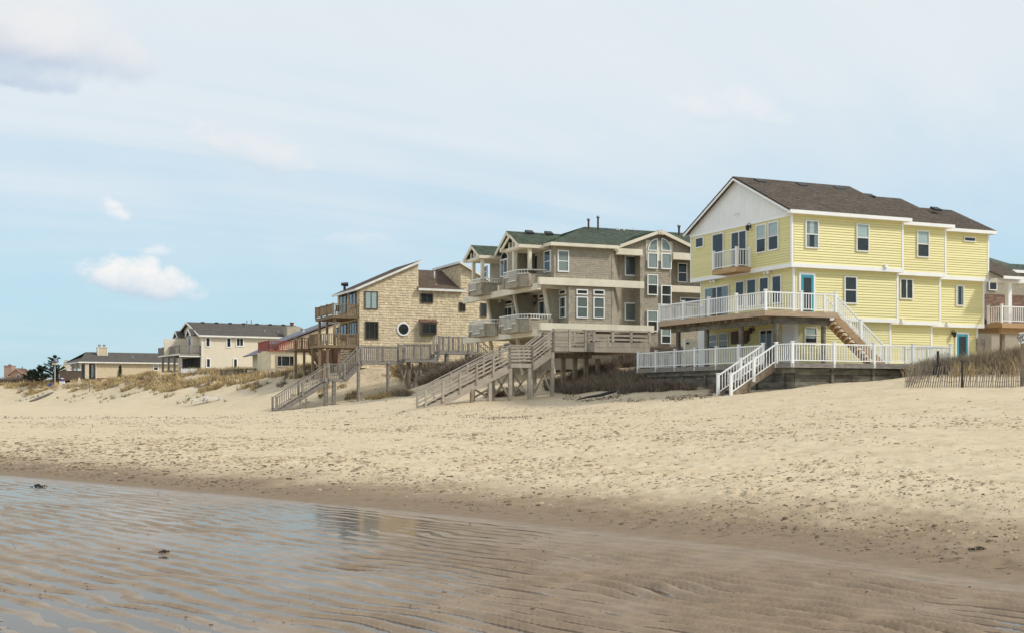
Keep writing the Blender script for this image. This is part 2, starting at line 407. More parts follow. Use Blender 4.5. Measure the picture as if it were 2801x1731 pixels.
def roof(parent, q, n, m, th=.10, lap=.022, name='roof', shingle=None):
    """q = eave0, eave1, ridge1, ridge0; a slab with lapped courses on its upper side"""
    e0, e1, r1, r0 = [Vector(p) for p in q]
    nn = (e1 - e0).cross(r0 - e0)
    if nn.length < 1e-6: nn = (e1 - e0).cross(r1 - e0)
    nn.normalize()
    if nn.z < 0: nn = -nn
    dn = -nn * th
    mb = MB(); vs = [e0, e1, r1, r0]; mb.add([v for v in vs] + [v + dn for v in vs], [(0, 1, 2, 3), (7, 6, 5, 4), (0, 4, 5, 1), (1, 5, 6, 2), (2, 6, 7, 3), (3, 7, 4, 0)])
    for i in range(n):
        t0, t1 = i / n, min((i + 1.12) / n, 1.)
        a, b, c_, d = e0.lerp(r0, t0), e1.lerp(r1, t0), e1.lerp(r1, t1), e0.lerp(r0, t1)
        L_ = (b - a).length; k = 1 if not shingle else max(1, int(L_ / shingle)); sh = random.random() / max(k, 1)
        cuts = [0.] + [min(1., max(0., (j + sh * k) / k)) for j in range(k)] + [1.]
        for s0, s1 in zip(cuts, cuts[1:]):
            if s1 - s0 < 1e-4: continue
            hgt = lap * random.uniform(.6, 1.15) if shingle else lap
            A_, B_, C_, D_ = a.lerp(b, s0), a.lerp(b, s1), d.lerp(c_, s1), d.lerp(c_, s0)
            mb.add([A_ + nn * hgt, B_ + nn * hgt, C_ + nn * .003, D_ + nn * .003, A_, B_], [(0, 1, 2, 3), (4, 5, 1, 0)])
    return mb.build(name, m, parent)
def railing(parent, p, q, mats, h=.92, sp=.115, posts=None, post=.11, bal=.030, cap=True, single=True, name='railing', gap=.09, drop=0., toph=.06, ends=(True, True), rw=.07, balm=None):
    """p, q = foot points of a run (may slope). posts = number of equal bays"""
    p, q = Vector(p), Vector(q); d = q - p; L_ = math.hypot(d.x, d.y); up = Vector((0, 0, 1))
    mb = MB(); mb.beam(p + up * (h - toph / 2), q + up * (h - toph / 2), rw, toph); mb.beam(p + up * (gap + .02), q + up * (gap + .02), rw * .7, .045)
    o = mb.build(name, mats, parent)
    n = posts or max(1, round(L_ / 2.))
    for i in range(n + 1):
        if (i == 0 and not ends[0]) or (i == n and not ends[1]): continue
        b = p + d * (i / n)
        piece('post', mats, o, (b.x, b.y, b.z - drop / 2 + (h + .06) / 2), (post, post, h + .06 + drop))
        if cap: piece('post_cap', mats, o, (b.x, b.y, b.z + h + .06 + .02), (post * 1.35, post * 1.35, .04))
    k = max(1, int(L_ / sp)); jb = MB()
    rz = math.atan2(d.y, d.x)
    for i in range(k):
        c = p + d * ((i + .5) / k)
        if single: piece('baluster', balm or mats, o, (c.x, c.y, c.z + (gap + h - toph) / 2 + .02), (bal, bal, h - toph - gap), (0, 0, rz))
        else: jb.beam(c + up * (gap + .02), c + up * (h - toph + .0), bal, bal)
    if not single: jb.build('balusters', balm or mats, o, kind='stuff')
    return o
def stairs(parent, ax, c0, c1, a_top, z_top, a_bot, z_bot, m, ms, steps=None, sw=.06, sh=.30, name='steps', tread=.28):
    """flight between c0..c1 (its width), running along the other axis"""
    n = steps or max(2, round(abs(z_top - z_bot) / .18))
    up = lambda a, c, z: (a, c, z) if ax == 'u' else (c, a, z)
    mb = MB()
    c = c0 + sw / 2; mb.beam(up(a_top, c, z_top - sh * .7), up(a_bot, c, z_bot - sh * .55), sw, sh)
    o = mb.build(name, ms, parent)
    c = c1 - sw / 2; bar('stringer', ms, o, up(a_top, c, z_top - sh * .7), up(a_bot, c, z_bot - sh * .55), sw, sh)
    for i in range(n):
        t = (i + .5) / n; a = a_top + (a_bot - a_top) * t; z = z_top + (z_bot - z_top) * ((i + 1) / n)
        cc = (c0 + c1) / 2
        if ax == 'u': piece('tread', m, o, (a, cc, z), (tread, abs(c1 - c0) - .04, .04))
        else: piece('tread', m, o, (cc, a, z), (abs(c1 - c0) - .04, tread, .04))
    return o
def lantern(parent, ax, c, a, z, m='metal_dark'):
    mb = MB()
    wbox(mb, ax, c, a - .05, a + .05, z - .02, z + .14, 0, .04)
    q = lambda a_, d, z_: (a_, c - d, z_) if ax == 'v' else (c - d, a_, z_)
    mb.tube([q(a, .03, z + .1), q(a, .10, z + .24), q(a, .2, z + .22), q(a, .22, z + .12)], .016, 6)
    mb.tube([q(a, .22, z + .14), q(a, .22, z + .08), q(a, .22, z - .14), q(a, .22, z - .18)], [.03, .12, .09, .03], 8)
    return mb.build('wall_lantern', m, parent)
# ------------------------------------------------------------------ terrain
def vnoise(x, y, seed=0):
    xi = np.floor(x).astype(np.int64); yi = np.floor(y).astype(np.int64); fx = x - xi; fy = y - yi
    fx = fx * fx * fx * (fx * (fx * 6 - 15) + 10); fy = fy * fy * fy * (fy * (fy * 6 - 15) + 10)
    def h(a, b):
        n = (a * 374761393 + b * 668265263 + seed * 974634777) & 0x7fffffff
        n = ((n ^ (n >> 13)) * 1274126177) & 0x7fffffff
        return ((n ^ (n >> 16)) & 0xffff) / 65535.
    return (h(xi, yi) * (1 - fx) + h(xi + 1, yi) * fx) * (1 - fy) + (h(xi, yi + 1) * (1 - fx) + h(xi + 1, yi + 1) * fx) * fy - .5
def fbm(x, y, seed, oct=4, g=.5):
    s = 0; a = 1.
    for i in range(oct): s = s + a * vnoise(x * 2 ** i, y * 2 ** i, seed + i * 17); a *= g
    return s
def waterline(v):      # x of the tide pool's landward edge at shore position v
    return np.interp(v, [-60, 0, 5.5, 8.2, 11.5, 15.6, 21, 29, 45, 90, 250, 3000], [19, 11.5, 9.6, 8.7, 8.0, 6.6, 4.2, .45, -6, -24, -95, -1300])
CP = []
for px, py, z in [(2801, 1141, 1.1), (2801, 1220, .72), (2801, 1350, .36), (2801, 1480, .13), (2000, 1141, .95), (2000, 1220, .56), (2000, 1350, .2),
                  (1400, 1141, .65), (1400, 1220, .36), (1400, 1320, .12), (700, 1141, .4), (700, 1220, .22), (700, 1300, .07), (0, 1141, .22), (0, 1220, .1),
                  (350, 1141, .3), (350, 1180, .2), (2400, 1180, .9), (1050, 1141, .5)]:
    CP.append(tuple(pz(z, (px, py))))
for px, py, Y in [(1180, 1110, 72), (1340, 1098, 73), (755, 1128, 98.7), (2475, 1061, 50), (2620, 1060, 49.5), (2801, 1066, 48), (2438, 1045, 55),
                  (2600, 1040, 53), (2801, 1030, 52), (2700, 1000, 58), (2801, 982, 57), (2600, 1016, 60), (2530, 1020, 60),
                  (0, 1054, 195), (100, 1050, 195), (200, 1045, 188), (260, 1042, 190), (338, 1036, 172), (0, 1085, 189), (131, 1078, 176), (260, 1072, 160), (0, 1107, 182), (150, 1108, 168), (300, 1112, 148),
                  (400, 1024, 155), (482, 1028, 152), (553, 1022, 150), (640, 1026, 147), (706, 1030, 140), (809, 1018, 126), (866, 1004, 116),
                  (420, 1065, 138), (500, 1068, 128), (620, 1062, 121), (760, 1050, 112), (450, 1112, 120), (520, 1113, 111), (620, 1115, 106), (690, 1122, 101),
                  (1124, 1074, 90), (1180, 1050, 92), (1252, 1020, 95), (1640, 1042, 80), (1730, 1000, 81), (1807, 966, 83), (1560, 1085, 72), (1700, 1075, 69), (1860, 1072, 64),
                  (1500, 1040, 82), (1560, 1022, 83), (1450, 1060, 78), (1400, 1040, 84)]:
    CP.append(tuple(pd(Y, (px, py))))
CP += [(22.4, 98.5, .45), (26.7, 98.5, .84), (29.5, 98.5, 1.07), (32, 98.5, 1.35), (33.8, 98.5, 1.85), (34.9, 98.5, 2.55), (37.5, 98.5, 3.5), (41, 99, 4.3),
       (24, 67, 1.14), (27.5, 67, 1.45), (30, 67, 1.56), (32.2, 68, 1.85), (34.5, 69, 2.5), (37, 70, 3.6), (40, 72, 4.1), (45, 73, 4.4),
       (32.8, 49.4, 1.75), (35.6, 48.4, 2.05), (37.5, 47.7, 2.3), (41, 47.6, 2.44), (44, 47.6, 2.55), (35.6, 54, 2.0), (35.6, 60, 2.35), (33, 56, 1.75), (46, 49, 3.1),
       (38, 80, 3.6), (36, 78, 3.1), (34, 84, 2.9), (45, 85, 4.5), (36, 90, 3.6), (40, 95, 4.3), (33, 104, 4.3), (31, 106, 4.3), (36, 107, 4.8), (45, 108, 4.9), (29, 112, 4.2), (30, 120, 4.6),
       (31, 133, 4.8), (36, 135, 4.9), (28, 150, 4.6), (30, 163, 5.0), (45, 165, 5.2), (19, 206, 4.5), (30, 206, 5.1), (24, 185, 4.9), (10, 205, 3.7), (5, 225, 3.6), (12, 245, 3.8), (0, 260, 3.8), (30, 260, 5),
       (48, 52, 3.4), (55, 52, 3.5), (40, 57, 3.0), (60, 40, 3.6), (60, 20, 3.3), (50, 30, 2.9), (45, 36, 2.9), (90, 60, 3.5), (90, 160, 4.5), (90, 0, 3.2), (50, 5, 2.0), (40, 15, 1.7), (30, 10, 1.0), (22, 4, .6), (150, 100, 3.5), (150, 300, 4),
       (60, 90, 4.4), (60, 130, 4.6)]
CPA = np.array(CP); 
def _rbf_setup():
    n = len(CPA); d = np.hypot(CPA[:, None, 0] - CPA[None, :, 0], CPA[:, None, 1] - CPA[None, :, 1])
    Amat = np.zeros((n + 1, n + 1)); Amat[:n, :n] = -d - np.eye(n) * .25; Amat[:n, n] = 1; Amat[n, :n] = 1
    return np.linalg.solve(Amat, np.append(CPA[:, 2], 0.))
_w = _rbf_setup()
def smooth(a, lo, hi): t = np.clip((a - lo) / (hi - lo), 0, 1); return t * t * (3 - 2 * t)
def shore_dist(u, v): return (u - waterline(v)) * .86
def base_h(u, v):
    u = np.asarray(u, float); v = np.asarray(v, float)
    z = np.full(u.shape, _w[-1])
    for (a, b, _), w in zip(CPA, _w[:-1]): z = z - w * np.hypot(u - a, v - b)
    far = smooth(np.hypot(u - 25, v - 110), 230, 420); z = z * (1 - far) + 3.0 * far
    d = shore_dist(u, v)
    z = np.maximum(z, .012 * np.clip(d, 0, 40))
    z = z * smooth(d, 0., 5.) + .03 * smooth(d, 0, 1.2) + .004
    sea = np.clip(-d - 14, 0, None); z = z - .045 * sea
    return np.maximum(z, -6)
def gz(u, v): return float(base_h(np.array([u]), np.array([v]))[0])

def axis(segs):
    out = [segs[0][0]]
    for (a, b, s0, s1) in segs:
        x = a
        while x < b - 1e-6:
            t = (x - a) / (b - a); x = min(b, x + s0 + (s1 - s0) * t); out.append(x)
    return np.array(out)
def build_ground():
    xs_p = axis([(0, 5, .05, .05), (5, 13, .055, .12), (13, 32, .14, .3), (32, 95, .35, .8), (95, 3500, 5, 300)])
    xs = np.concatenate([-xs_p[:0:-1], xs_p])
    ys = axis([(-400, -12, 40, 12), (-12, 6.5, 1.2, .3), (6.5, 19, .045, .05), (19, 30, .05, .09), (30, 62, .09, .26), (62, 125, .26, .5), (125, 235, .5, 1.0), (235, 4500, 4, 350)])
    X, Y = np.meshgrid(xs, ys); U = SN * Y + CS * X; V = CS * Y - SN * X
    Z = base_h(U, V); d = shore_dist(U, V)
    # the tide flat: ripples lying along the water's edge
    nx, ny = .932, .363
    s = U * nx + V * ny; tt = -U * ny + V * nx
    near = (d < 1.0) & (d > -18) & (Y < 40) & (Y > 3)
    flat = smooth(-d, -.4, 1.6)
    s2 = U * .985 + V * .175; ph2 = s2 / .262 + .9 * fbm(s * .5, tt * .5, 83, 2)
    ph = s / .265 + 1.0 * fbm(s * .42, tt * .34, 3, 3) + .85 * fbm(s * 1.1, tt * 1.0, 9, 2) + .16 * fbm(s * 3.2, tt * 2.2, 12, 1)
    rp = np.sin(2 * math.pi * ph); rip = .62 * rp + .18 * np.sin(4 * math.pi * ph + .7) + .22 * np.sin(2 * math.pi * ph2) * np.clip(.6 + 1.6 * fbm(U * .6, V * .6, 87, 2), 0, 1.3) 
    amp = .0185 * (.30 + 1.35 * np.clip(fbm(s * 1.2, tt * 1.1, 21, 3) + .5, 0, 1.2))
    big = fbm(U * .16, V * .12, 31, 3)
    side = smooth(X, -2.2, 3.2)                              # drained towards the right of the flat
    amp = amp * (1 + 1.1 * side) + .008 * side
    mean = -.0035 + .0105 * side + .011 * big + .006 * fbm(U * .7, V * .7, 35, 2) + .012 * smooth(-d, 3.5, .5) * side
    mean = mean - .03 * np.exp(-(((X - 3.9) / .9) ** 2 + ((Y - 9.2) / 1.2) ** 2)) - .010 * np.exp(-(((X + 3.5) / 2.2) ** 2 + ((Y - 9.0) / 1.6) ** 2))
    mean = mean + .003 * np.exp(-((d + 1.6) / .9) ** 2) * (smooth(X, -1.5, .3) * (1 - smooth(X, 1.2, 2.6)) + .55 * smooth(-X, 2, 6)) 
    Z = Z + np.where(near, flat * (mean + amp * rip + (.006 + .006 * side) * fbm(U * 5, V * 5, 41, 3)), 0)
    # dry sand: soft wind and foot-worn lumps
    dry = smooth(d, .3, 2.2)
    lump = fbm(U * 1.1, V * 1.1, 51, 4, .6); fine = fbm(U * 4.5, V * 4.5, 61, 3, .6)
    patch = np.clip(fbm(U * .22, V * .3, 71, 3) * 1.6 + .55, 0.1, 1)
    fade = 1 - smooth(Y, 55, 100)
    Z = Z + dry * ((.034 * lump - .06 * np.abs(fine) * patch) * (.35 + .65 * fade))
    Z = Z + dry * smooth(Y, 60, 120) * .22 * fbm(U * .35, V * .35, 81, 4, .55) * smooth(Z, .8, 2.0)
    # footprints and scuffs
    rng = np.random.default_rng(5); n = 9000
    Yf = 11 + 50 * rng.random(n) ** .8; Xf = (rng.random(n) * 2 - 1) * (Yf * .44 + 1)
    trail = rng.random(n) < .10
    Xf[trail] = 1.5 + (Yf[trail] - 11) * .10 + rng.normal(0, 1.3, trail.sum()) + 3.0 * np.sin(Yf[trail] * .12)
    Uf = SN * Yf + CS * Xf; Vf = CS * Yf - SN * Xf; df = shore_dist(Uf, Vf)
    for i in range(n):
        if df[i] < .5 or (df[i] < 3 and rng.random() < .4): continue
        x0, y0 = Xf[i], Yf[i]; r = .42
        a, b = np.searchsorted(xs, (x0 - r, x0 + r)); c, e = np.searchsorted(ys, (y0 - r, y0 + r))
        if b <= a or e <= c: continue
        an = rng.random() * 3.14 if not trail[i] else rng.normal(.7, .4); ca, sa = math.cos(an), math.sin(an)
        dx = X[c:e, a:b] - x0; dy = Y[c:e, a:b] - y0
        p, q = dx * ca + dy * sa, -dx * sa + dy * ca
        rr = (p / .15) ** 2 + (q / .075) ** 2; dep = rng.uniform(.02, .05) * (.8 if Yf[i] < 20 else 1.15)
        Z[c:e, a:b] += -dep * np.exp(-rr * rr) + dep * .16 * np.exp(-((np.sqrt(rr) - 1.6) / .4) ** 2)
    global GRID; GRID = (xs, ys, Z)
    ny_, nx_ = X.shape
    me = bpy.data.meshes.new('ground')
    co = np.stack([U, V, Z], -1).reshape(-1, 3).astype(np.float32)
    idx = np.arange(ny_ * nx_).reshape(ny_, nx_)
    quads = np.stack([idx[:-1, :-1], idx[:-1, 1:], idx[1:, 1:], idx[1:, :-1]], -1).reshape(-1, 4)
    nq = len(quads)
    me.vertices.add(len(co)); me.vertices.foreach_set('co', co.ravel())
    me.loops.add(nq * 4); me.loops.foreach_set('vertex_index', quads.ravel().astype(np.int32))
    me.polygons.add(nq); me.polygons.foreach_set('loop_start', (np.arange(nq) * 4).astype(np.int32))
    try: me.polygons.foreach_set('loop_total', np.full(nq, 4, np.int32))
    except Exception: pass
    me.polygons.foreach_set('use_smooth', np.ones(nq, bool))
    me.update(calc_edges=True)
    at = me.attributes.new('shore', 'FLOAT', 'POINT'); at.data.foreach_set('value', d.ravel().astype(np.float32))
    gr = smooth(Z, 2.2, 3.6) * smooth(Y, 40, 70); at = me.attributes.new('litter', 'FLOAT', 'POINT'); at.data.foreach_set('value', gr.ravel().astype(np.float32))
    m = bpy.data.materials.new('sand'); m.use_nodes = True; t = NT(m.node_tree); bs = t.n['Principled BSDF']
    P = t.new('ShaderNodeNewGeometry').outputs['Position']
    at = t.new('ShaderNodeAttribute', attribute_name='shore').outputs['Fac']
    n1 = t.noise(P, .55, 5, .6); n2 = t.noise(P, 3.2, 5, .65); n3 = t.noise(P, 16, 4, .65); n4 = t.noise(t.scalev(P, (.5, 1, 1)), 1.4, 6, .7)
    dd = t.m('ADD', at, t.m('ADD', t.m('MULTIPLY', t.m('SUBTRACT', n1, .5), 3.2), t.m('MULTIPLY', t.m('SUBTRACT', n2, .5), 2.2)))
    wet = t.ramp(dd, .9, 5.0, 1., 0.)
    drycol = t.mix(t.ramp(n4, .42, .62), (.60, .49, .335, 1), (.535, .43, .285, 1))
    n5 = t.noise(P, 8, 5, .7)
    pt = t.ramp(t.noise(P, .35, 4, .6), .35, .65, .25, 1.)
    drycol = t.mix(t.m('MULTIPLY', t.m('MULTIPLY', t.ramp(n3, .56, .68), .5), pt), drycol, (.26, .19, .115, 1))  # random dark specks paint in clod shadows as well as moist pits
    drycol = t.mix(t.m('MULTIPLY', t.m('MULTIPLY', t.ramp(n5, .57, .68), .7), pt), drycol, (.24, .175, .105, 1))
    drycol = t.mix(t.m('MULTIPLY', t.ramp(n2, .60, .72), .25), drycol, (.37, .285, .18, 1))
    wetcol = t.mix(t.ramp(n2, .35, .65), (.285, .20, .122, 1), (.22, .153, .093, 1))
    lit = t.new('ShaderNodeAttribute', attribute_name='litter').outputs['Fac']
    flatw = t.ramp(t.m('ADD', at, t.m('MULTIPLY', t.m('SUBTRACT', n2, .5), .5)), -.22, .16, 1., 0.)
    wetcol = t.mix(flatw, wetcol, t.mix(t.ramp(n2, .35, .65), (.27, .193, .122, 1), (.215, .152, .095, 1)))
    edge = t.m('MULTIPLY', t.ramp(dd, .6, 3.4, 1., 0.), t.ramp(at, -.3, .1))
    c = t.mix(t.m('MULTIPLY', edge, .62), t.mix(wet, drycol, wetcol), t.mix(t.ramp(n5, .4, .65), (.20, .142, .088, 1), (.15, .103, .062, 1)))
    c = t.mix(t.m('MULTIPLY', t.m('MULTIPLY', lit, t.ramp(n2, .42, .6)), .5), c, (.27, .20, .12, 1))
    t.put(bs.inputs['Base Color'], c)
    zz = t.sep(P)[2]
    film = t.m('MULTIPLY', flatw, t.ramp(t.m('ADD', zz, t.m('MULTIPLY', t.m('SUBTRACT', n3, .5), .006)), .0, .012, 1., .14))
    t.put(bs.inputs['Coat Weight'], t.m('MULTIPLY', film, .6)); bs.inputs['Coat Roughness'].default_value = .22; bs.inputs['Coat IOR'].default_value = 1.33
    t.put(bs.inputs['Roughness'], t.m('SUBTRACT', .92, t.m('ADD', t.m('MULTIPLY', wet, .12), t.m('MULTIPLY', flatw, .16))))
    bs.inputs['Specular IOR Level'].default_value = .4
    hgt = t.m('ADD', t.m('MULTIPLY', t.noise(P, 7, 6, .7), t.ramp(at, .3, 3., .30, 1.)), t.m('MULTIPLY', t.noise(P, 45, 3, .6), .25))
    b = t.new('ShaderNodeBump'); b.inputs['Strength'].default_value = .55; b.inputs['Distance'].default_value = .06
    t.put(b.inputs['Height'], hgt); t.l.new(b.outputs[0], bs.inputs['Normal'])
    me.materials.append(m)
    o = bpy.data.objects.new('beach_ground', me); COL.objects.link(o)
    tag(o, 'pale sand beach with rippled wet flat rising to grassy dunes', 'beach', kind='structure')
    # water standing in the hollows of the flat
    m = bpy.data.materials.new('shallow_water'); m.use_nodes = True; t = NT(m.node_tree); t.n.clear()
    ou = t.new('ShaderNodeOutputMaterial'); tr = t.new('ShaderNodeBsdfTransparent'); gl = t.new('ShaderNodeBsdfGlossy')
    tr.inputs[0].default_value = (.92, .90, .88, 1); gl.inputs[0].default_value = (1, .905, .825, 1); gl.inputs['Roughness'].default_value = .09
    fr = t.new('ShaderNodeFresnel'); fr.inputs[0].default_value = 1.65
    P = t.new('ShaderNodeNewGeometry').outputs['Position']
    b = t.new('ShaderNodeBump'); b.inputs['Strength'].default_value = .10; b.inputs['Distance'].default_value = .02
    t.put(b.inputs['Height'], t.noise(P, 5, 3)); t.l.new(b.outputs[0], gl.inputs['Normal'])
    mx = t.new('ShaderNodeMixShader'); t.l.new(fr.outputs[0], mx.inputs[0]); t.l.new(tr.outputs[0], mx.inputs[1]); t.l.new(gl.outputs[0], mx.inputs[2]); t.l.new(mx.outputs[0], ou.inputs[0])
    MATS['shallow_water'] = m
    mb = MB(); vs = [-400, -60, -20, 0, 5.5, 8.2, 11.5, 15.6, 21, 29, 45, 90, 250, 900]
    wl = [float(waterline(np.array([v_]))[0]) + 1.5 for v_ in vs]
    for a, b_, wa, wb in zip(vs, vs[1:], wl, wl[1:]): mb.add([(wa - 25, a, 0), (wa, a, 0), (wb, b_, 0), (wb - 25, b_, 0)], [(0, 1, 2, 3)]); mb.add([(-3000, a, 0), (wa - 25, a, 0), (wb - 25, b_, 0), (-3000, b_, 0)], [(0, 1, 2, 3)])
    mb.build('tide_water', 'shallow_water', None, 'thin still water standing between the sand ripples', 'water', kind='structure')
build_ground()
def ground_z(u, v):
    """height of the finished beach surface, lumps and ripples included"""
    xs, ys, Z = GRID; u = np.asarray(u, float); v = np.asarray(v, float); X = CS * u - SN * v; Y = SN * u + CS * v
    i = np.clip(np.searchsorted(xs, X) - 1, 0, len(xs) - 2); j = np.clip(np.searchsorted(ys, Y) - 1, 0, len(ys) - 2)
    fx = np.clip((X - xs[i]) / (xs[i + 1] - xs[i]), 0, 1); fy = np.clip((Y - ys[j]) / (ys[j + 1] - ys[j]), 0, 1)
    return (Z[j, i] * (1 - fx) + Z[j, i + 1] * fx) * (1 - fy) + (Z[j + 1, i] * (1 - fx) + Z[j + 1, i + 1] * fx) * fy
# ------------------------------------------------------------------ the yellow house
def siding(parent, ax, c, a0, a1, z0, z1, h=.135, m='yellow'):
    n = max(1, round((z1 - z0) / h)); h = (z1 - z0) / n; tilt = math.atan2(.032, h)
    for i in range(n):
        z = z0 + (i + .5) * h
        if ax == 'v': piece('siding_course', m, parent, ((a0 + a1) / 2, c - .018, z), (a1 - a0, .012, h * 1.02), (-tilt, 0, 0))
        else: piece('siding_course', m, parent, (c - .018, (a0 + a1) / 2, z), (.012, a1 - a0, h * 1.02), (0, tilt, 0))
def yellow_house():
    r = thing('beach_house', (37.95, 51.04, 3.0), 'three-storey yellow sided beach house with white railed decks', 'house')
    # storeys: (z0, z1, sections (x0,x1,y0,y1), underlying trim band)
    T = [((37.95, 45.12, 51.04, 60.55), (45.12, 49.0, 52.04, 60.05), (49.0, 53.1, 53.04, 59.5)),
         ((38.25, 45.0, 51.30, 59.95), (45.0, 48.85, 52.30, 59.7), (48.85, 53.0, 53.30, 59.2)),
         ((38.55, 44.75, 51.58, 59.6), (44.75, 48.5, 52.58, 59.4), (48.5, 52.8, 53.58, 59.0))]
    Z = [(8.47, 11.0), (5.82, 8.28), (3.0, 5.66)]
    prev = None
    for k, (secs, (z0, z1)) in enumerate(zip(T, Z)):
        for j, (x0, x1, y0, y1) in enumerate(secs):
            w = wall(r, x0, x1, y0, y1, z0 - (0 if k == 2 else .0), z1, 'yellow')
            siding(w, 'v', y0, x0 + (.11 if j == 0 else .02), x1 - .09, z0, z1)
            if j == 0: siding(w, 'u', x0, y0 + .11, y1 - .11, z0, z1)
            # corner boards
            slab('corner_board', 'white', r, x1 - .11, x1 + .012, y0 - .045, y0 + .06, z0, z1)
            if j == 0:
                slab('corner_board', 'white', r, x0 - .045, x0 + .07, y0 - .045, y0 + .07, z0, z1); slab('corner_board', 'white', r, x0 - .045, x0 + .07, y1 - .07, y1 + .03, z0, z1)
        if k < 2:
            for j, (x0, x1, y0, y1) in enumerate(secs):
                zb = (8.27, 8.47) if k == 0 else (5.64, 5.82)
                slab('trim_band', 'white', r, x0 - (.06 if j == 0 else -.03), x1 + .02, y0 - .06, y1 + .03, *zb)
    # roofs: gable prisms stepping down inland
    for j, (x0, x1, y0, y1, zr) in enumerate([(37.6, 45.45, 50.72, 60.87, 13.62), (45.2, 49.35, 51.72, 60.37, 13.22), (49.1, 53.4, 52.72, 59.82, 12.83)]):
        ym = (y0 + y1) / 2; ze = 11.14
        roof(r, [(x0, y0, ze), (x1, y0, ze), (x1, ym, zr), (x0, ym, zr)], 30, 'roof_brown', .08, .016, shingle=.33)
        roof(r, [(x1, y1, ze), (x0, y1, ze), (x0, ym, zr), (x1, ym, zr)], 10, 'roof_brown', .08, .016)
        slab('fascia', 'white', r, x0 + .02, x1 - .01, y0 - .03, y0 + .01, ze - .19, ze - .01)
        slab('soffit', 'white', r, x0 + .02, x1 - .01, y0 + .012, y0 + .6, ze - .185, ze - .14)
        # gable ends
        for xe, s in ((x0 + .34, -1), (x1 - .36, 1)):
            if s == -1 and j: continue
            mb = MB(); mb.prism([(xe, y0 + .06, 11.0), (xe, y1 - .06, 11.0), (xe, y1 - .06, ze - .06), (xe, ym, zr - .085), (xe, y0 + .06, ze - .06)], (.06 * -s, 0, 0)); mb.build('gable', 'white', r)
        if j == 0:
            pitch = (zr - ze) / (ym - y0)
            yy = y0 + .5
            while yy < y1 - .45:                                # vertical boards of the white gable
                tp = lambda y: max(ze - .1 + pitch * (min(y, 2 * ym - y) - y0), 11.02)
                MB().prism([(x0 + .345, yy + .008, 11.0), (x0 + .345, yy + .142, 11.0), (x0 + .345, yy + .142, tp(yy + .142)), (x0 + .345, yy + .008, tp(yy + .008))], (-.045, 0, 0)).build('gable_board', 'white', r); yy += .15
            for a, b in ((y0, ym), (y1, ym)):
                bar('rake_board', 'white', r, (x0 + .02, a, ze - .12), (x0 + .02, b, zr - .12), .04, .17)
            slab('trim_band', 'white', r, x0 + .27, x0 + .38, y0 + .32, y1 - .32, 10.86, 11.0)
    for p in (A(835, 88), A(1100, 112), B(220, 134), B(415, 180), B(838, 264)):
        yv = 55.25; x, z = W0.pv(yv, p)
        o = MB().prism([(x - .26, yv - .2, z - .14), (x + .26, yv - .2, z - .14), (x + .26, yv + .22, z + .06), (x - .26, yv + .22, z + .06)], (0, -.03, .12)).build('roof_vent', 'metal_dark', r)
    x, z = W0.pv(54.6, B(288, 180)); piece('vent_pipe', 'white', r, (x, 54.6, z), (.09, .09, .36), kind='cyl')
    # windows, third storey
    f = 37.95
    window(r, 'u', f, rect(W0, 'u', f, A(430, 446), A(483, 504)), 'fixed')
    window(r, 'u', f, rect(W0, 'u', f, A(537, 424), A(610, 650)), 'fixed', pane='pane_soft')
    window(r, 'u', f, rect(W0, 'u', f, A(657, 412), A(757, 640)), 'slider', name='sliding_door')
    window(r, 'u', f, rect(W0, 'u', f, A(817, 366), A(880, 536)), 'double', blind=.48)
    window(r, 'u', f, rect(W0, 'u', f, A(893, 348), A(960, 520)), 'double', blind=.48)
    s = 51.04
    window(r, 'v', s, rect(W0, 'v', s, A(1118, 330), A(1203, 516)), 'double', blind=.5, curtain=True)
    window(r, 'v', s, rect(W0, 'v', s, B(325, 353), B(408, 537)), 'double', blind=.5)
    window(r, 'v', 52.04, rect(W0, 'v', 52.04, B(711, 396), B(790, 574)), 'double', blind=.48)
    window(r, 'v', 53.04, rect(W0, 'v', 53.04, B(1010, 437), B(1085, 474)), 'fixed', w=.06)
    # second storey
    f = 38.25
    window(r, 'u', f, rect(W0, 'u', f, A(489, 765), A(645, 945)), 'slider', name='sliding_door', curtain=True)
    for a, b, c_, e in ((685, 723, 742, 880), (757, 710, 818, 880), (837, 698, 898, 870), (917, 686, 978, 860)):
        window(r, 'u', f, rect(W0, 'u', f, A(a, c_ and b), A(c_, e)), 'fixed', pane='pane_soft')
    s = 51.30
    a0, a1, z0, z1 = rect(W0, 'v', s, A(1078, 665), A(1180, 912))
    window(r, 'v', s, (a0, a1, 5.9, z1), 'fixed', 'white', w=.11, name='door_frame')
    d = window(r, 'v', s - .05, (a0 + .11, a1 - .11, 5.93, z1 - .11), 'fixed', 'teal', w=.15, name='teal_door', proud=.055); d['label'] = 'teal door with a tall glass light'
    window(r, 'v', s, rect(W0, 'v', s, B(249, 687), B(330, 867)), 'double')
    window(r, 'v', 52.30, rect(W0, 'v', 52.30, B(603, 702), B(687, 838)), 'slider')
    window(r, 'v', 53.30, rect(W0, 'v', 53.30, B(961, 745), B(1011, 880)), 'fixed', curtain=True)
    # ground storey
    f = 38.55
    window(r, 'u', f, rect(W0, 'u', f, K(752, 350), K(866, 535)), 'double', pane='pane_soft', blind=.9)
    window(r, 'u', f, rect(W0, 'u', f, K(890, 330), K(1008, 525)), 'double', pane='pane_soft', blind=.9)
    a0, a1, z0, z1 = rect(W0, 'u', f, K(1418, 290), K(1585, 640)); window(r, 'u', f, (a0, a1, 3.36, z1), 'slider', name='sliding_door')
    a0, a1, z0, z1 = rect(W0, 'u', f, K(1640, 268), K(1676, 640)); window(r, 'u', f, (a0, a1, 3.36, z1), 'fixed', w=.03, name='side_light')
    s = 51.58
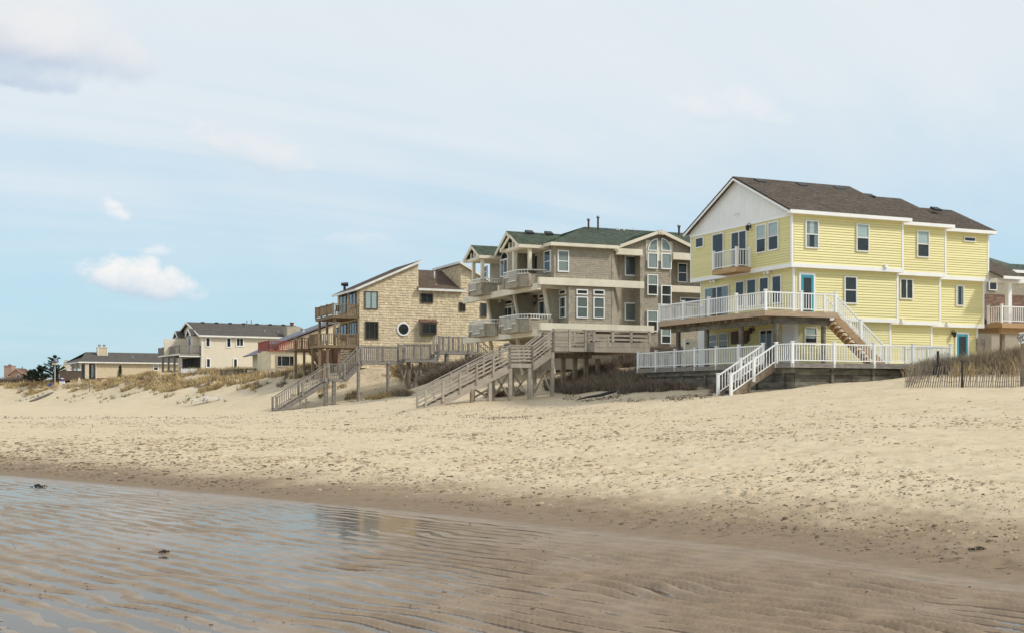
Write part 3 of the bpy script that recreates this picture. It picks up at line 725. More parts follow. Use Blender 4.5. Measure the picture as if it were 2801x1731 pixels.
    window(r, 'v', s, rect(W0, 'v', s, K(1968, 248), K(2132, 470)), 'double', blind=.72)
    v1 = W0.pu(f, K(1706, 300))[0]; u1 = W0.pv(s, K(1886, 300))[0]
    q = v1
    while q > s + .02: slab('white_board', 'white', r, f - .055, f - .02, max(q - .17, s - .05), q - .012, 3.36, 5.6); q -= .17
    q = f
    while q < u1: slab('white_board', 'white', r, q + .012, q + .17, s - .055, s - .02, 3.36, 5.6); q += .17
    v2, v3 = W0.pu(f, K(618, 300))[0], W0.pu(f, K(700, 300))[0]
    q = v2
    while q > v3: slab('white_board', 'white', r, f - .055, f - .02, q - .17, q - .012, 3.36, 5.6); q -= .17
    a0, a1, z0, z1 = rect(W0, 'v', 53.58, B(955, 1042), B(1040, 1172))
    window(r, 'v', 53.58, (a0, a1, 3.3, z1), 'fixed', 'white', w=.1, name='door_frame')
    d = window(r, 'v', 53.53, (a0 + .1, a1 - .1, 3.33, z1 - .1), 'fixed', 'teal', w=.14, name='teal_door', proud=.055); d['label'] = 'teal back door half hidden by dune brush'
    a0, a1, z0, z1 = rect(W0, 'v', 53.58, B(1090, 1082), B(1138, 1165)); o = MB(); wbox(o, 'v', 53.58, a0, a1, z0, z1, .0, .16); o = o.build('meter_box', 'gray_board', r)
    piece('meter_dial', 'metal_gray', o, ((a0 + a1) / 2 + .05, 53.40, z1 - .18), (.17, .17, .08), (R(90), 0, 0), 'cyl')
    a0, a1, z0, z1 = rect(W0, 'u', f, K(1057, 315), K(1255, 462)); o = MB(); wbox(o, 'u', f, a0, a1, z0, z1, .03, .14)
    o = o.build('covered_screen', 'cover_brown', r); wslab('flap', 'cover_brown', o, 'u', f, a0 - .18, a0 + .02, z0 + .1, z1, .08, .22)
    lantern(r, 'u', 37.95, W0.pu(37.95, A(778, 380))[0], W0.pu(37.95, A(778, 380))[1]); lantern(r, 'u', f, W0.pu(f, K(1330, 300))[0], W0.pu(f, K(1330, 295))[1])
    lantern(r, 'v', 53.58, *W0.pv(53.58, B(938, 1055)))
    for ax, c, p in (('v', 51.04, B(512, 627)), ('v', 52.30, B(617, 970)), ('v', 53.3, B(905, 990))):
        a, z = W0.pv(c, p); mb = MB(); wbox(mb, ax, c, a - .09, a + .09, z - .09, z + .09, .0, .16); mb.build('vent_hood', 'white', r)
    for p in (A(897, 662), A(555, 717)):
        a, z = W0.pu(38.25, p); mb = MB(); mb.tube([(38.2, a + .12, z), (38.06, a + .15, z - .03), (37.98, a + .16, z - .05)], [.05, .07, .09], 8); mb.tube([(38.2, a - .12, z), (38.06, a - .15, z - .03), (37.98, a - .16, z - .05)], [.05, .07, .09], 8)
        mb.box(38.12, 38.24, a - .14, a + .14, z - .04, z + .06); mb.build('flood_light', 'white', r)
    a, z = W0.pu(37.9, A(700, 290)); mb = MB(); mb.tube([(37.9, a, z), (37.72, a, z - .02)], .05, 8); mb.tube([(37.72, a, z - .02), (37.66, a + .16, z - .06)], [.05, .07], 8); mb.build('gable_lamp', 'white', r)
    # small balcony
    vb = W0.pu(37.9, A(775, 560))[0]; ub = W0.pv(vb, A(683, 620))[0]; ve = W0.pu(ub, A(530, 640))[0]; zb = W0.pv(vb, A(683, 628))[1]
    dk = MB().box(ub, 37.93, vb, ve, zb - .25, zb).build('balcony_deck', 'new_wood', r)
    n = 9
    for i in range(n): slab('deck_board', 'new_wood', dk, ub + .003, 37.92, vb + (ve - vb) * i / n + .008, vb + (ve - vb) * (i + 1) / n - .008, zb + .002, zb + .03)
    railing(r, (ub + .06, ve - .06, zb), (ub + .06, vb + .06, zb), 'white', h=.98, posts=1, sp=.15)
    railing(r, (ub + .06, vb + .06, zb), (37.88, vb + .06, zb), 'white', h=.98, posts=1, sp=.15, ends=(False, True))
    # upper deck
    u0, v0, ve, zt = 35.26, 49.54, 59.67, 5.92; ux = 39.6
    mb = MB(); mb.box(u0 + .05, 38.24, v0 + .05, ve - .05, zt - .20, zt - .035); mb.box(38.24, ux - .05, v0 + .05, 51.28, zt - .20, zt - .035)
    dk = mb.build('upper_deck', 'post_wood', r)
    i = 0; y = v0
    while y < ve - .02:
        slab('deck_board', 'rim_wood', dk, u0, 38.22 if y > 51.2 else ux, y, min(y + .135, ve), zt - .033, zt); y += .143
    slab('rim_joist', 'rim_wood', dk, u0 - .04, u0, v0 - .04, ve, zt - .27, zt - .036); slab('rim_joist', 'rim_wood', dk, u0, ux, v0 - .04, v0, zt - .27, zt - .036)
    slab('rim_joist', 'rim_wood', dk, u0, 38.2, ve, ve + .04, zt - .27, zt - .036)
    slab('deck_beam', 'old_timber', dk, u0 + .62, u0 + .80, v0 + .5, ve - .3, zt - .62, zt - .2); slab('deck_beam', 'old_timber', dk, u0 + .8, ux - .1, v0 + .45, v0 + .63, zt - .58, zt - .2)
    y = v0 + .5
    while y < ve: slab('joist', 'post_wood', dk, u0 + .05, 38.2, y, y + .05, zt - .40, zt - .2); y += .6
    for p in (K(355, 500), K(720, 500), K(1165, 400), K(1612, 400)):
        v_, _ = W0.pu(u0 + .71, p); piece('deck_post', 'old_timber', r, (u0 + .71, v_, 4.3), (.26, .26, 2.05), kind='cyl')
    u_, _ = W0.pv(v0 + .54, K(2222, 400)); piece('deck_post', 'old_timber', r, (u_, v0 + .54, 4.3), (.24, .24, 2.05), kind='cyl')
    railing(r, (u0 + .07, ve, zt), (u0 + .07, v0 + .07, zt), 'white', posts=4, sp=.155, post=.12, drop=.05)
    railing(r, (u0 + .07, v0 + .07, zt), (ux - .05, v0 + .07, zt), 'white', posts=2, sp=.155, post=.12, ends=(False, True))
    railing(r, (u0 + .07, ve, zt), (38.2, ve, zt), 'white', posts=1, ends=(False, True))
    # stair from upper deck down along the side wall
    stairs(r, 'u', v0 + .1, v0 + 1.05, ux, zt, 42.75, 3.36, 'new_wood', 'new_wood', 14, sh=.34, name='side_stair')
    railing(r, (ux, v0 + .12, zt), (42.75, v0 + .12, 3.36), 'white', h=.92, posts=2)
    railing(r, (ux, v0 + 1.0, zt), (42.75, v0 + 1.0, 3.36), 'white', h=.92, posts=2)
    # lower deck
    u0, v0, ve, zt = 35.42, 47.6, 62.33, 3.34; ux = 45.15
    mb = MB(); mb.box(u0 + .05, 38.5, v0 + .05, ve - .05, zt - .22, zt - .035); mb.box(38.5, ux - .05, v0 + .05, 51.55, zt - .22, zt - .035)
    dk = mb.build('lower_deck', 'old_timber', r)
    y = v0
    while y < ve - .02: slab('deck_board', 'gray_wood', dk, u0 - .03, 38.5 if y > 51.5 else ux, y, min(y + .135, ve), zt - .033, zt); y += .143
    slab('rim_joist', 'gray_wood', dk, u0 - .03, u0 + .02, v0 - .03, ve, zt - .24, zt - .036); slab('rim_joist', 'gray_wood', dk, u0 + .02, ux, v0 - .03, v0 + .02, zt - .24, zt - .036)
    s0, s1 = 48.9, 50.0
    railing(r, (u0 + .03, ve, zt), (u0 + .03, s1, zt), 'white', posts=6, sp=.155, drop=.22, post=.12)
    railing(r, (u0 + .03, s0, zt), (u0 + .03, v0 + .03, zt), 'white', posts=1, sp=.155, drop=.22, post=.12)
    railing(r, (u0 + .03, v0 + .03, zt), (ux, v0 + .03, zt), 'white', posts=4, sp=.155, drop=.22, post=.12, ends=(False, True))
    railing(r, (u0 + .03, ve, zt), (38.6, ve, zt), 'white', posts=1, ends=(False, True))
    railing(r, (ux, v0 + .03, zt), (ux, 50.9, zt), 'white', posts=2, ends=(False, True))
    # timber bulkhead under the deck
    bk = MB().box(35.82, 36.0, 48.0, 61.6, .8, 3.1).box(36.0, 44.6, 48.0, 48.2, .8, 3.1).build('bulkhead', 'old_timber', r)
    for row in range(7):
        z = .95 + row * .305
        y = 47.98 
        while y < 61.6:
            y1 = min(y + random.choice((2.2, 2.9, 3.4)), 61.6); slab('plank', 'old_timber', bk, 35.75 + random.uniform(0, .03), 35.825, y + .008, y1 - .008, z, z + .285); y = y1
        x = 35.83
        while x < 44.6:
            x1 = min(x + random.choice((2.2, 2.9, 3.4)), 44.6); slab('plank', 'old_timber', bk, x + .008, x1 - .008, 47.93 + random.uniform(0, .03), 48.005, z, z + .285); x = x1
    for y in (48.6, 50.9, 53.2, 55.5, 57.8, 60.1): slab('batten', 'old_timber', bk, 35.66, 35.748, y, y + .14, .8, 3.1)
    for x in (37.9, 40.4, 42.8): slab('batten', 'old_timber', bk, x, x + .14, 47.84, 47.928, .8, 3.1)
    slab('cap_beam', 'old_timber', bk, 35.62, 35.81, 47.86, 61.6, 2.86, 3.09)
    # beach stair
    ub, zb = 32.85, gz(32.85, 49.4)
    stairs(r, 'u', s0 + .08, s1 - .08, u0, zt, ub, zb + .05, 'gray_wood', 'post_wood', 8, name='front_stair')
    for v_ in (s0, s1): railing(r, (u0 + .03, v_, zt), (ub, v_, zb + .02), 'white', h=.95, posts=2, ends=(False, True), drop=.15, sp=.155, post=.12)
    for v_ in (s0 + .12, s1 - .12): slab('deck_post', 'post_wood', r, 33.9, 34.02, v_ - .06, v_ + .06, 1.4, 2.35)
    # back porch
    pu_, pvv = 53.25, 52.2
    dk = MB().box(pu_, 60, pvv, 58, 5.66, 5.9).build('porch_deck', 'new_wood', r)
    slab('rim_joist', 'new_wood', dk, pu_ - .02, 60, pvv - .045, pvv - .002, 5.62, 5.88); slab('deck_beam', 'new_wood', dk, pu_ + .3, 60, pvv + .3, pvv + .5, 5.3, 5.64)
    railing(r, (pu_ + .05, 53.25, 5.9), (pu_ + .05, pvv + .05, 5.9), 'white', h=.95, posts=1, sp=.15)
    railing(r, (pu_ + .05, pvv + .05, 5.9), (59.5, pvv + .05, 5.9), 'white', h=.95, posts=3, sp=.15, ends=(False, True))
    for x in (54.25, 59.3): slab('porch_post', 'white', r, x - .13, x + .13, pvv + .35, pvv + .6, 5.9, 8.22)
    slab('deck_post', 'post_wood', r, pu_ + .4, pu_ + .6, pvv + .35, pvv + .55, 3, 5.62)
    slab('porch_beam', 'white', r, 53.1, 60, pvv + .2, pvv + .7, 8.2, 8.42)
    roof(r, [(53.12, pvv - .25, 8.45), (54.8, pvv - .25, 8.45), (56.6, pvv + 3.4, 9.75), (53.12, pvv + 3.4, 9.95)], 12, 'roof_brown', .07, .018, shingle=.33)
    slab('fascia', 'white', r, 53.12, 54.85, pvv - .3, pvv - .24, 8.34, 8.50)
    return r
yellow_house()
# ------------------------------------------------------------------ the grey shingled duplex with green roofs
def gray_house():
    g = 73.6
    r = thing('beach_house', (35.4, g, 3.6), 'grey-brown shingled duplex with green roof, cream beams and stepped balconies', 'house')
    S, WB = 'gray_shingle', 'gray_board'
    def sh(w, ax, c, a0, a1, z0, z1): return laps(w, ax, c, [(a0, z0), (a1, z0), (a1, z1), (a0, z1)], .125, S, .030, 'shingles', shingle=.24)
    def block(x0, x1, y0, y1, z0, z1, faces='vu'):
        w = wall(r, x0, x1, y0, y1, z0, z1, S)
        if 'v' in faces: sh(w, 'v', y0, x0, x1, z0, z1)
        if 'u' in faces: sh(w, 'u', x0, y0, y1, z0, z1)
        return w
    # upper storey
    block(35.4, 39.9, g, 76.2, 9.5, 11.85)
    block(36.3, 44, 76.2, 84.6, 9.3, 12.0, 'u')
    block(34.9, 36.3, 78.4, 81.6, 9.0, 12.1)
    block(36.2, 44, 84.6, 86.5, 9.0, 12.0)
    # lower storey
    block(36.51, 39.9, g, 75.0, 6.6, 9.16)
    block(36.9, 44, 75.0, 86.2, 6.2, 9.3, 'u')
    # chamfer and recess
    w = MB().prism([(39.9, g, 6.6), (41.05, 74.8, 6.6), (40, 76, 6.6), (39.9, 76, 6.6)], (0, 0, 5.2)).build('wall', S, r)
    mb = MB(); z = 6.6; dv = Vector((1.15, 1.2, 0)); nrm = Vector((1.2, -1.15, 0)).normalized()
    while z < 11.75:
        t = 0.
        while t < 1:
            t1 = min(1., t + random.uniform(.12, .2)); a = Vector((39.9, g, z)) + dv * t; b = Vector((39.9, g, z)) + dv * t1; u_ = Vector((0, 0, .135))
            mb.add([a + nrm * .02, b + nrm * .02, b + u_ + nrm * .004, a + u_ + nrm * .004, a, b], [(0, 1, 2, 3), (4, 5, 1, 0)]); t = t1
        z += .125
    mb.build('shingles', S, w, kind='stuff')
    block(41.05, 42.9, 74.8, 76, 6.6, 11.85, 'v')
    block(42.25, 44.7, 74.0, 77, 3.9, 11.6)
    block(44.7, 53, 75.6, 80, 4.0, 12.0, 'v')
    # ground storey behind the walkway
    block(37.4, 42.3, 74.9, 80, 3.6, 6.2, 'v'); block(37.6, 40, 80, 86, 3.4, 6.2, 'u')
    for ax, c, a, z0, z1 in (('v', g, 35.47, 9.5, 11.8), ('v', g, 36.57, 6.6, 9.16), ('v', g, 39.85, 9.6, 11.8), ('v', g, 39.85, 6.6, 9.16), ('v', 74.0, 42.3, 6.6, 11.5), ('v', 74.0, 44.64, 4, 11.5), ('v', 74.8, 41.1, 6.6, 11.8), ('u', 36.9, 75.1, 6.5, 9)):
        wslab('corner_board', WB, r, ax, c, a - .07, a + .07, z0, z1, .0, .045)
    # cream beams
    slab('cream_beam', 'cream', r, 34.25, 42.22, g - .22, g + .1, 9.14, 9.62); slab('cream_beam', 'cream', r, 34.35, 43.0, g - .22, g + .1, 6.15, 6.62)
    slab('cream_beam', 'cream', r, 34.15, 34.45, g - .05, 87.0, 8.80, 9.24); slab('cream_beam', 'cream', r, 34.15, 34.45, g - .05, 87.0, 5.78, 6.2)
    slab('beam_stub', 'cream', r, 34.14, 34.46, 79.9, 80.2, 9.22, 9.62); slab('beam_stub', 'cream', r, 34.14, 34.46, 80.3, 80.6, 6.2, 6.5)
    slab('cream_beam', 'cream', r, 44.72, 50, 74.5, 74.8, 9.1, 9.55)
    slab('floor_slab', 'cream', r, 34.46, 37, 74.0, 86.5, 9.0, 9.16); slab('floor_slab', 'cream', r, 34.46, 37.6, 74.0, 86.5, 6.0, 6.2)
    # wing walls with raking cream struts
    for v_ in (75.0, 80.0, 85.0):
        w = MB().prism([(35.45, v_, 9.0), (35.95, v_, 6.2), (36.9, v_, 6.2), (36.9, v_, 9.0)], (0, .2, 0)).build('wing_wall', S, r)
        laps(w, 'v', v_, [(35.45, 9.0), (35.95, 6.2), (36.9, 6.2), (36.9, 9.0)], .125, S, .016, 'shingles', shingle=.24)
        bar('strut', 'cream', r, (35.36, v_ + .06, 9.1), (35.9, v_ + .06, 6.15), .26, .16)
        bar('strut', 'cream', r, (35.6, v_ + .06, 6.0), (36.1, v_ + .06, 3.3), .26, .2)
    # balconies: plan points, parapet top, with stepped white grilles
    def balcony(pts, z0, zp, zr, grille, first=True):
        mb = MB(); base = MB()
        poly = [Vector((x, y, 0)) for x, y in pts]
        back = [Vector((36.2, pts[-1][1], 0)), Vector((36.2, pts[0][1], 0))]
        base.prism([(p.x, p.y, z0) for p in poly + back][::-1], (0, 0, .10))
        o = base.build('balcony_floor', WB, r)
        for i, (a, b) in enumerate(zip(poly, poly[1:])):
            d = b - a; n_ = Vector((-d.y, d.x, 0)).normalized() * -1
            if n_.dot(Vector((-1, -1, 0))) < 0: n_ = -n_
            pm = MB(); pm.prism([(a.x, a.y, z0 + .1), (b.x, b.y, z0 + .1), (b.x, b.y, zp), (a.x, a.y, zp)], -n_ * .1); 
            z = z0 + .02
            while z < zp - .02:
                h = min(.135, zp - z); L_ = d.length; t = 0
                while t < 1:
                    t1 = min(1, t + random.uniform(.16, .3) / L_); p, q = a.lerp(b, t), a.lerp(b, t1); u0_ = Vector((0, 0, z)); u1_ = Vector((0, 0, z + h))
                    pm.add([p + u0_ + n_ * .02, q + u0_ + n_ * .02, q + u1_ + n_ * .004, p + u1_ + n_ * .004, p + u0_, q + u0_], [(0, 1, 2, 3), (4, 5, 1, 0)]); t = t1
                z += .125
            pm.build('parapet', S, o, kind='stuff')
            for e in (a, b): slab('corner_board', WB, o, e.x - .075 + n_.x * .03, e.x + .075 + n_.x * .03, e.y - .075 + n_.y * .03, e.y + .075 + n_.y * .03, z0 + .02, zp + .02)
            rl = MB(); U = Vector((0, 0, 1)); off_ = n_ * .07
            rl.beam(a + U * zr + off_ * .5, b + U * zr + off_ * .5, .11, .06)
            bal = MB(); n = max(2, int(d.length / .2))
            steps = grille[i]
            for k in range(n):
                t = (k + .5) / n; c = a.lerp(b, t); zb = zp + .03
                if steps:
                    for (t0, t1_, zz) in steps:
                        if t0 <= t < t1_: zb = zz
                elif steps is None: continue
                bal.beam(c + U * zb + off_, c + U * (zr - .03) + off_, .036, .036)
            if steps is not None:
                for (t0, t1_, zz) in (steps or [(0., 1., zp + .03)]):
                    rl.beam(a.lerp(b, t0) + U * zz + off_, a.lerp(b, t1_) + U * zz + off_, .06, .06)
                bal.build('balusters', 'white_trim', o, kind='stuff')
            rl.build('hand_rail', 'white_trim', o)
    z0, zp, zr = 9.06, 9.92, 10.2
    balcony([(33.4, 77.25), (33.4, 75.0), (33.98, 74.4), (35.3, 74.4)], z0, zp, zr, [[(0, .33, 9.82), (.33, 1., 9.5)], [], None])
    balcony([(33.4, 83.7), (33.4, 81.4), (36.0, 81.4)], z0, zp, zr, [[(0, .62, 9.45), (.62, 1., zp + .02)], [(0, .45, zp + .02)]])
    z0, zp, zr = 6.06, 6.95, 7.22
    balcony([(33.4, 77.95), (33.4, 75.0), (33.98, 74.4), (35.6, 74.4)], z0, zp, zr, [[(0, .27, 6.62), (.27, .72, 6.36), (.72, 1., 6.66)], [], [(0, .45, zp + .02)]])
    balcony([(33.4, 83.6), (33.4, 80.75), (34.0, 80.2), (36.0, 80.2)], z0, zp, zr, [[(0, .25, 6.5), (.25, .72, 6.3), (.72, 1., 6.62)], [], []])
    # porch posts and gabled balcony roofs
    def small_gable(x0, x1, y0, y1, ze, zr_, deep=True):
        ym = (y0 + y1) / 2
        roof(r, [(x0, y0, ze), (x1, y0, ze), (x1, ym, zr_), (x0, ym, zr_)], 12, 'roof_green', .06, .02, shingle=.25)
        roof(r, [(x1, y1, ze), (x0, y1, ze), (x0, ym, zr_), (x1, ym, zr_)], 8, 'roof_green', .06, .02, shingle=.25)
        for a in (y0, y1):
            bar('rake_board', 'cream', r, (x0 + .03, a, ze - .13), (x0 + .03, ym, zr_ - .13), .07, .2)
        slab('fascia', 'cream', r, x0, x1, y0 - .02, y0 + .04, ze - .24, ze - .02)
        slab('soffit', 'cream', r, x0 + .1, x1, y0 + .05, y1 - .05, ze - .26, ze - .2)
        return ym
    ym = small_gable(33.15, 37.5, 74.35, 77.3, 11.88, 12.72)
    ym2 = small_gable(33.15, 37.5, 81.3, 84.3, 11.88, 12.74)
    for y_ in (ym, ym2):      # little openwork gable truss
        mb = MB(); mb.box(33.32, 33.46, y_ - 1.15, y_ + 1.15, 11.55, 11.8); mb.box(33.34, 33.44, y_ - .12, y_ + .0, 11.8, 12.45); mb.box(33.34, 33.44, y_ - .62, y_ - .5, 11.8, 12.2); mb.box(33.34, 33.44, y_ + .5, y_ + .62, 11.8, 12.2)
        mb.build('gable_truss', 'cream', r)
        slab('gable_back', 'cream', r, 33.62, 33.66, y_ - .8, y_ + .8, 11.8, 12.2)
        for s_ in (-1, 1): slab('gable_block', 'cream', r, 33.05, 33.4, y_ + s_ * 1.32 - .12, y_ + s_ * 1.32 + .12, 11.58, 11.86)
    for x_, y_ in ((34.1, 74.6), (33.55, 75.9), (33.55, 81.6), (33.55, 83.3)): slab('porch_post', 'cream', r, x_ - .11, x_ + .11, y_ - .11, y_ + .11, 10.15, 11.65)
    # centre gable over arched window
    x0, y0, y1, ym, zr_, ze = 34.35, 77.1, 81.3, 79.15, 13.38, 11.98
    roof(r, [(x0, y0, ze), (40, y0, ze), (40, ym, zr_), (x0, ym, zr_)], 16, 'roof_green', .06, .02, shingle=.25)
    roof(r, [(40, y1, ze), (x0, y1, ze), (x0, ym, zr_), (40, ym, zr_)], 10, 'roof_green', .06, .02, shingle=.25)
    for a in (y0, y1): bar('rake_board', 'cream', r, (x0 + .03, a, ze - .13), (x0 + .03, ym, zr_ - .13), .07, .22)
    w = MB().prism([(34.9, 77.15, 11.8), (34.9, 81.25, 11.8), (34.9, 81.25, 11.93), (34.9, ym, 13.3), (34.9, 77.15, 11.93)], (.15, 0, 0)).build('gable', S, r); laps(w, 'u', 34.9, [(77.3, 11.9), (81.5, 11.9), (ym, 13.2)], .125, S, .030, 'shingles', shingle=.24)
    # main hipped roof
    ex0, ey0, ey1, ze, zr_ = 35.0, 73.15, 86.9, 11.97, 14.15; ym = 80.0; rx = 41.0; ex1 = 54
    zs = lambda y: ze + (zr_ - ze) * (y - ey0) / (ym - ey0); yk = 77.4
    roof(r, [(ex0, ey0, ze), (40.1, ey0, ze), (43.75, yk, zs(yk)), (38.73, yk, zs(yk))], 18, 'roof_green', .06, .018, shingle=.28)
    roof(r, [(47.4, ey0, ze), (ex1, ey0, ze), (ex1, yk, zs(yk)), (43.75, yk, zs(yk))], 18, 'roof_green', .06, .018, shingle=.28)
    roof(r, [(38.73, yk, zs(yk)), (ex1, yk, zs(yk)), (ex1, ym, zr_), (rx, ym, zr_)], 12, 'roof_green', .06, .018, shingle=.28)
    roof(r, [(ex0, ey1, ze), (ex0, ey0, ze), (rx, ym, zr_), (rx, ym + .01, zr_)], 30, 'roof_green', .06, .018, shingle=.28)
    roof(r, [(ex1, ey1, ze), (ex0, ey1, ze), (rx, ym, zr_), (ex1, ym, zr_)], 10, 'roof_green', .06, .018, shingle=.28)
    slab('fascia', 'cream', r, ex0 - .02, 40.1, ey0 - .03, ey0 + .03, ze - .24, ze - .02); slab('fascia', 'cream', r, ex0 - .03, ex0 + .03, ey0 + .03, 74.36, ze - .24, ze - .02)
    slab('soffit', 'cream', r, ex0 + .03, 40, ey0 + .03, 73.6, ze - .23, ze - .19)
    # cross gable over the stair tower
    yv = 73.5; ax_, az = W0.pv(yv, C(2040, 252)); lx, lz = W0.pv(yv, C(1582, 418)); rx_, rz = 2 * ax_ - lx, lz
    roof(r, [(lx, 80, lz), (lx, yv, lz), (ax_, yv, az), (ax_, 80, az)], 22, 'roof_green', .06, .018, shingle=.28)
    roof(r, [(rx_, yv, lz), (rx_, 80, lz), (ax_, 80, az), (ax_, yv, az)], 22, 'roof_green', .06, .018, shingle=.28)
    for a in (lx, rx_): bar('rake_board', 'cream', r, (a, yv + .02, lz - .11), (ax_, yv + .02, az - .11), .07, .22)
    slab('gable_block', 'cream', r, lx - .12, lx + .3, yv - .1, yv + .12, lz - .3, lz - .04); slab('gable_block', 'cream', r, ax_ - .2, ax_ + .2, yv - .06, yv + .1, az - .34, az - .1)
    piece('boss', 'cream', r, (lx + .1, yv - .11, lz - .17), (.14, .14, .05), (R(90), 0, 0), 'cyl'); piece('boss', 'cream', r, (ax_, yv - .08, az - .2), (.16, .16, .05), (R(90), 0, 0), 'cyl')
    w = MB().prism([(lx + .12, 74.0, 11.5), (rx_ - .12, 74.0, 11.5), (rx_ - .12, 74.0, lz - .06), (ax_, 74.0, az - .08), (lx + .12, 74.0, lz - .06)], (0, .3, 0)).build('gable', S, r); laps(w, 'v', 74.0, [(lx + .4, 11.55), (rx_ - .4, 11.55), (ax_, az - .12)], .125, S, .030, 'shingles', shingle=.24)
    slab('cream_band', 'cream', r, lx + .1, 42.2, 73.55, 74.0, 11.42, 11.84); slab('cream_band', 'cream', r, 44.74, 48, 73.7, 74.0, 11.3, 11.78)
    cxp = (W0.pv(73.95, C(1885, 400))[0], W0.pv(73.95, C(2152, 400))[0]); slab('cream_panel', 'cream', r, cxp[0], cxp[1], 73.93, 73.97, 11.15, 12.55)
    # tower windows
    t_ = 73.93
    for (a, b, p, q, st, bl) in ((1900, 480, 2002, 643, 'fixed', 1.), (2036, 485, 2138, 650, 'fixed', 1.), (1897, 696, 2002, 907, 'double', .55), (2035, 803, 2138, 1005, 'double', 0), (1895, 1056, 2000, 1266, 'double', .5), (2033, 1225, 2132, 1388, 'double', .5)):
        window(r, 'v', t_, rect(W0, 'v', t_, C(a, b), C(p, q)), st, 'white', blind=bl, bm='shade_light')
    for p0, p1, mir in ((C(1905, 335), C(2002, 457), 1), (C(2038, 335), C(2136, 460), -1)):
        a0, a1, z0, z1 = rect(W0, 'v', t_ - .03, p0, p1); w_, h_ = a1 - a0, z1 - z0; n = 12
        cxx = a1 if mir == 1 else a0
        def arc(kw, kh, dz=0): return [(cxx - mir * kw * math.cos(i / n * math.pi / 2), z0 + dz + kh * math.sin(i / n * math.pi / 2)) for i in range(n + 1)]
        o_, i_ = arc(w_, h_), arc(w_ - .07, h_ - .07, .0); mb = MB()
        for k in range(n):
            mb.prism([(o_[k][0], t_ - .03, o_[k][1]), (o_[k + 1][0], t_ - .03, o_[k + 1][1]), (i_[k + 1][0], t_ - .03, i_[k + 1][1]), (i_[k][0], t_ - .03, i_[k][1])], (0, -.06, 0))
        mb.box(min(cxx, cxx - mir * .07), max(cxx, cxx - mir * .07), t_ - .09, t_ - .03, z0, z1 - .01); mb.box(min(a0, a1), max(a0, a1), t_ - .09, t_ - .03, z0 - .06, z0 - .001)
        o = mb.build('arched_window', 'white', r); pl = [(x, t_ - .062, z) for x, z in i_] + [(cxx, t_ - .062, z0)]
        MB().prism([(x, t_ - .04, z) for x, _, z in pl], (0, -.003, 0)).build('dark_room', 'shade_light', o); MB().prism(pl, (0, -.003, 0)).build('pane', 'pane', o)
    # side windows
    window(r, 'v', g, rect(W0, 'v', g, C(1001, 455), C(1115, 677)), 'double', 'white', blind=1., w=.08, bm='shade_light')
    for a, b, p, q, st in ((1189, 845, 1303, 903, 'fixed'), (1358, 849, 1469, 907, 'fixed'), (1189, 917, 1303, 1134, 'double'), (1358, 923, 1469, 1138, 'double')):
        window(r, 'v', g, rect(W0, 'v', g, C(a, b), C(p, q)), st, 'white', blind=0 if st == 'fixed' else 1., w=.075, bm='shade_gray')
    window(r, 'v', 74.8, rect(W0, 'v', 74.8, C(1671, 508), C(1794, 718)), 'fixed', 'white', w=.09, pane='pane_soft', blind=1., bm='shade_gray')
    window(r, 'v', 74.8, rect(W0, 'v', 74.8, C(1670, 976), C(1791, 1160)), 'fixed', 'white', w=.09, blind=1., bm='shade_gray')
    window(r, 'u', 35.4, rect(W0, 'u', 35.4, I(1742, 668), I(1878, 1085)), 'double', 'white', blind=.0, pane='pane_soft')
    window(r, 'u', 36.51, rect(W0, 'u', 36.51, J(2058, 262), J(2188, 338)), 'fixed', 'white', w=.06); window(r, 'u', 36.51, rect(W0, 'u', 36.51, J(2060, 405), J(2192, 822)), 'double', 'white', w=.075, curtain=True)
    # ocean side doors and windows
    window(r, 'u', 36.3, rect(W0, 'u', 36.3, I(1465, 770), I(1615, 1060)), 'slider', 'white', name='sliding_door')
    window(r, 'u', 36.3, rect(W0, 'u', 36.3, I(1143, 690), I(1262, 725)), 'fixed', 'white', w=.06, pane='pane_soft'); window(r, 'u', 36.3, rect(W0, 'u', 36.3, I(1143, 795), I(1262, 1060)), 'slider', 'white', pane='pane_soft')
    window(r, 'u', 36.3, rect(W0, 'u', 36.3, I(668, 955), I(786, 1240)), 'slider', 'white', name='sliding_door'); window(r, 'u', 36.2, rect(W0, 'u', 36.2, I(458, 985), I(560, 1210)), 'double', 'white', pane='pane_soft')
    rc = rect(W0, 'u', 34.9, I(838, 850), I(992, 1172)); window(r, 'u', 34.9, rc, 'slider', 'white', pane='pane_soft', curtain=True)
    a0, a1, z0, z1 = rect(W0, 'u', 34.88, I(838, 700), I(992, 800)); z0 = z1 - .55; n = 14; am = (a0 + a1) / 2; hw = (a1 - a0) / 2
    ou = [(am + hw * math.cos(math.pi * i / n), z0 + .55 * math.sin(math.pi * i / n)) for i in range(n + 1)]; iu = [(am + (hw - .07) * math.cos(math.pi * i / n), z0 + .05 + .43 * math.sin(math.pi * i / n)) for i in range(n + 1)]
    mb = MB()
    for k in range(n): mb.prism([(34.88, *ou[k]), (34.88, *ou[k + 1]), (34.88, *iu[k + 1]), (34.88, *iu[k])], (-.06, 0, 0))
    mb.box(34.82, 34.88, a0, a1, z0 - .05, z0 + .049); o = mb.build('arched_window', 'white', r); MB().prism([(34.86, *p) for p in iu], (-.004, 0, 0)).build('dark_room', 'interior', o); MB().prism([(34.845, *p) for p in iu], (-.004, 0, 0)).build('pane', 'pane_soft', o)
    window(r, 'u', 36.9, rect(W0, 'u', 36.9, J(1635, 345), J(1757, 420)), 'fixed', 'white', w=.06); window(r, 'u', 36.9, rect(W0, 'u', 36.9, J(1635, 490), J(1757, 790)), 'double', 'white', rail=7.3, pane='pane_soft', curtain=True)
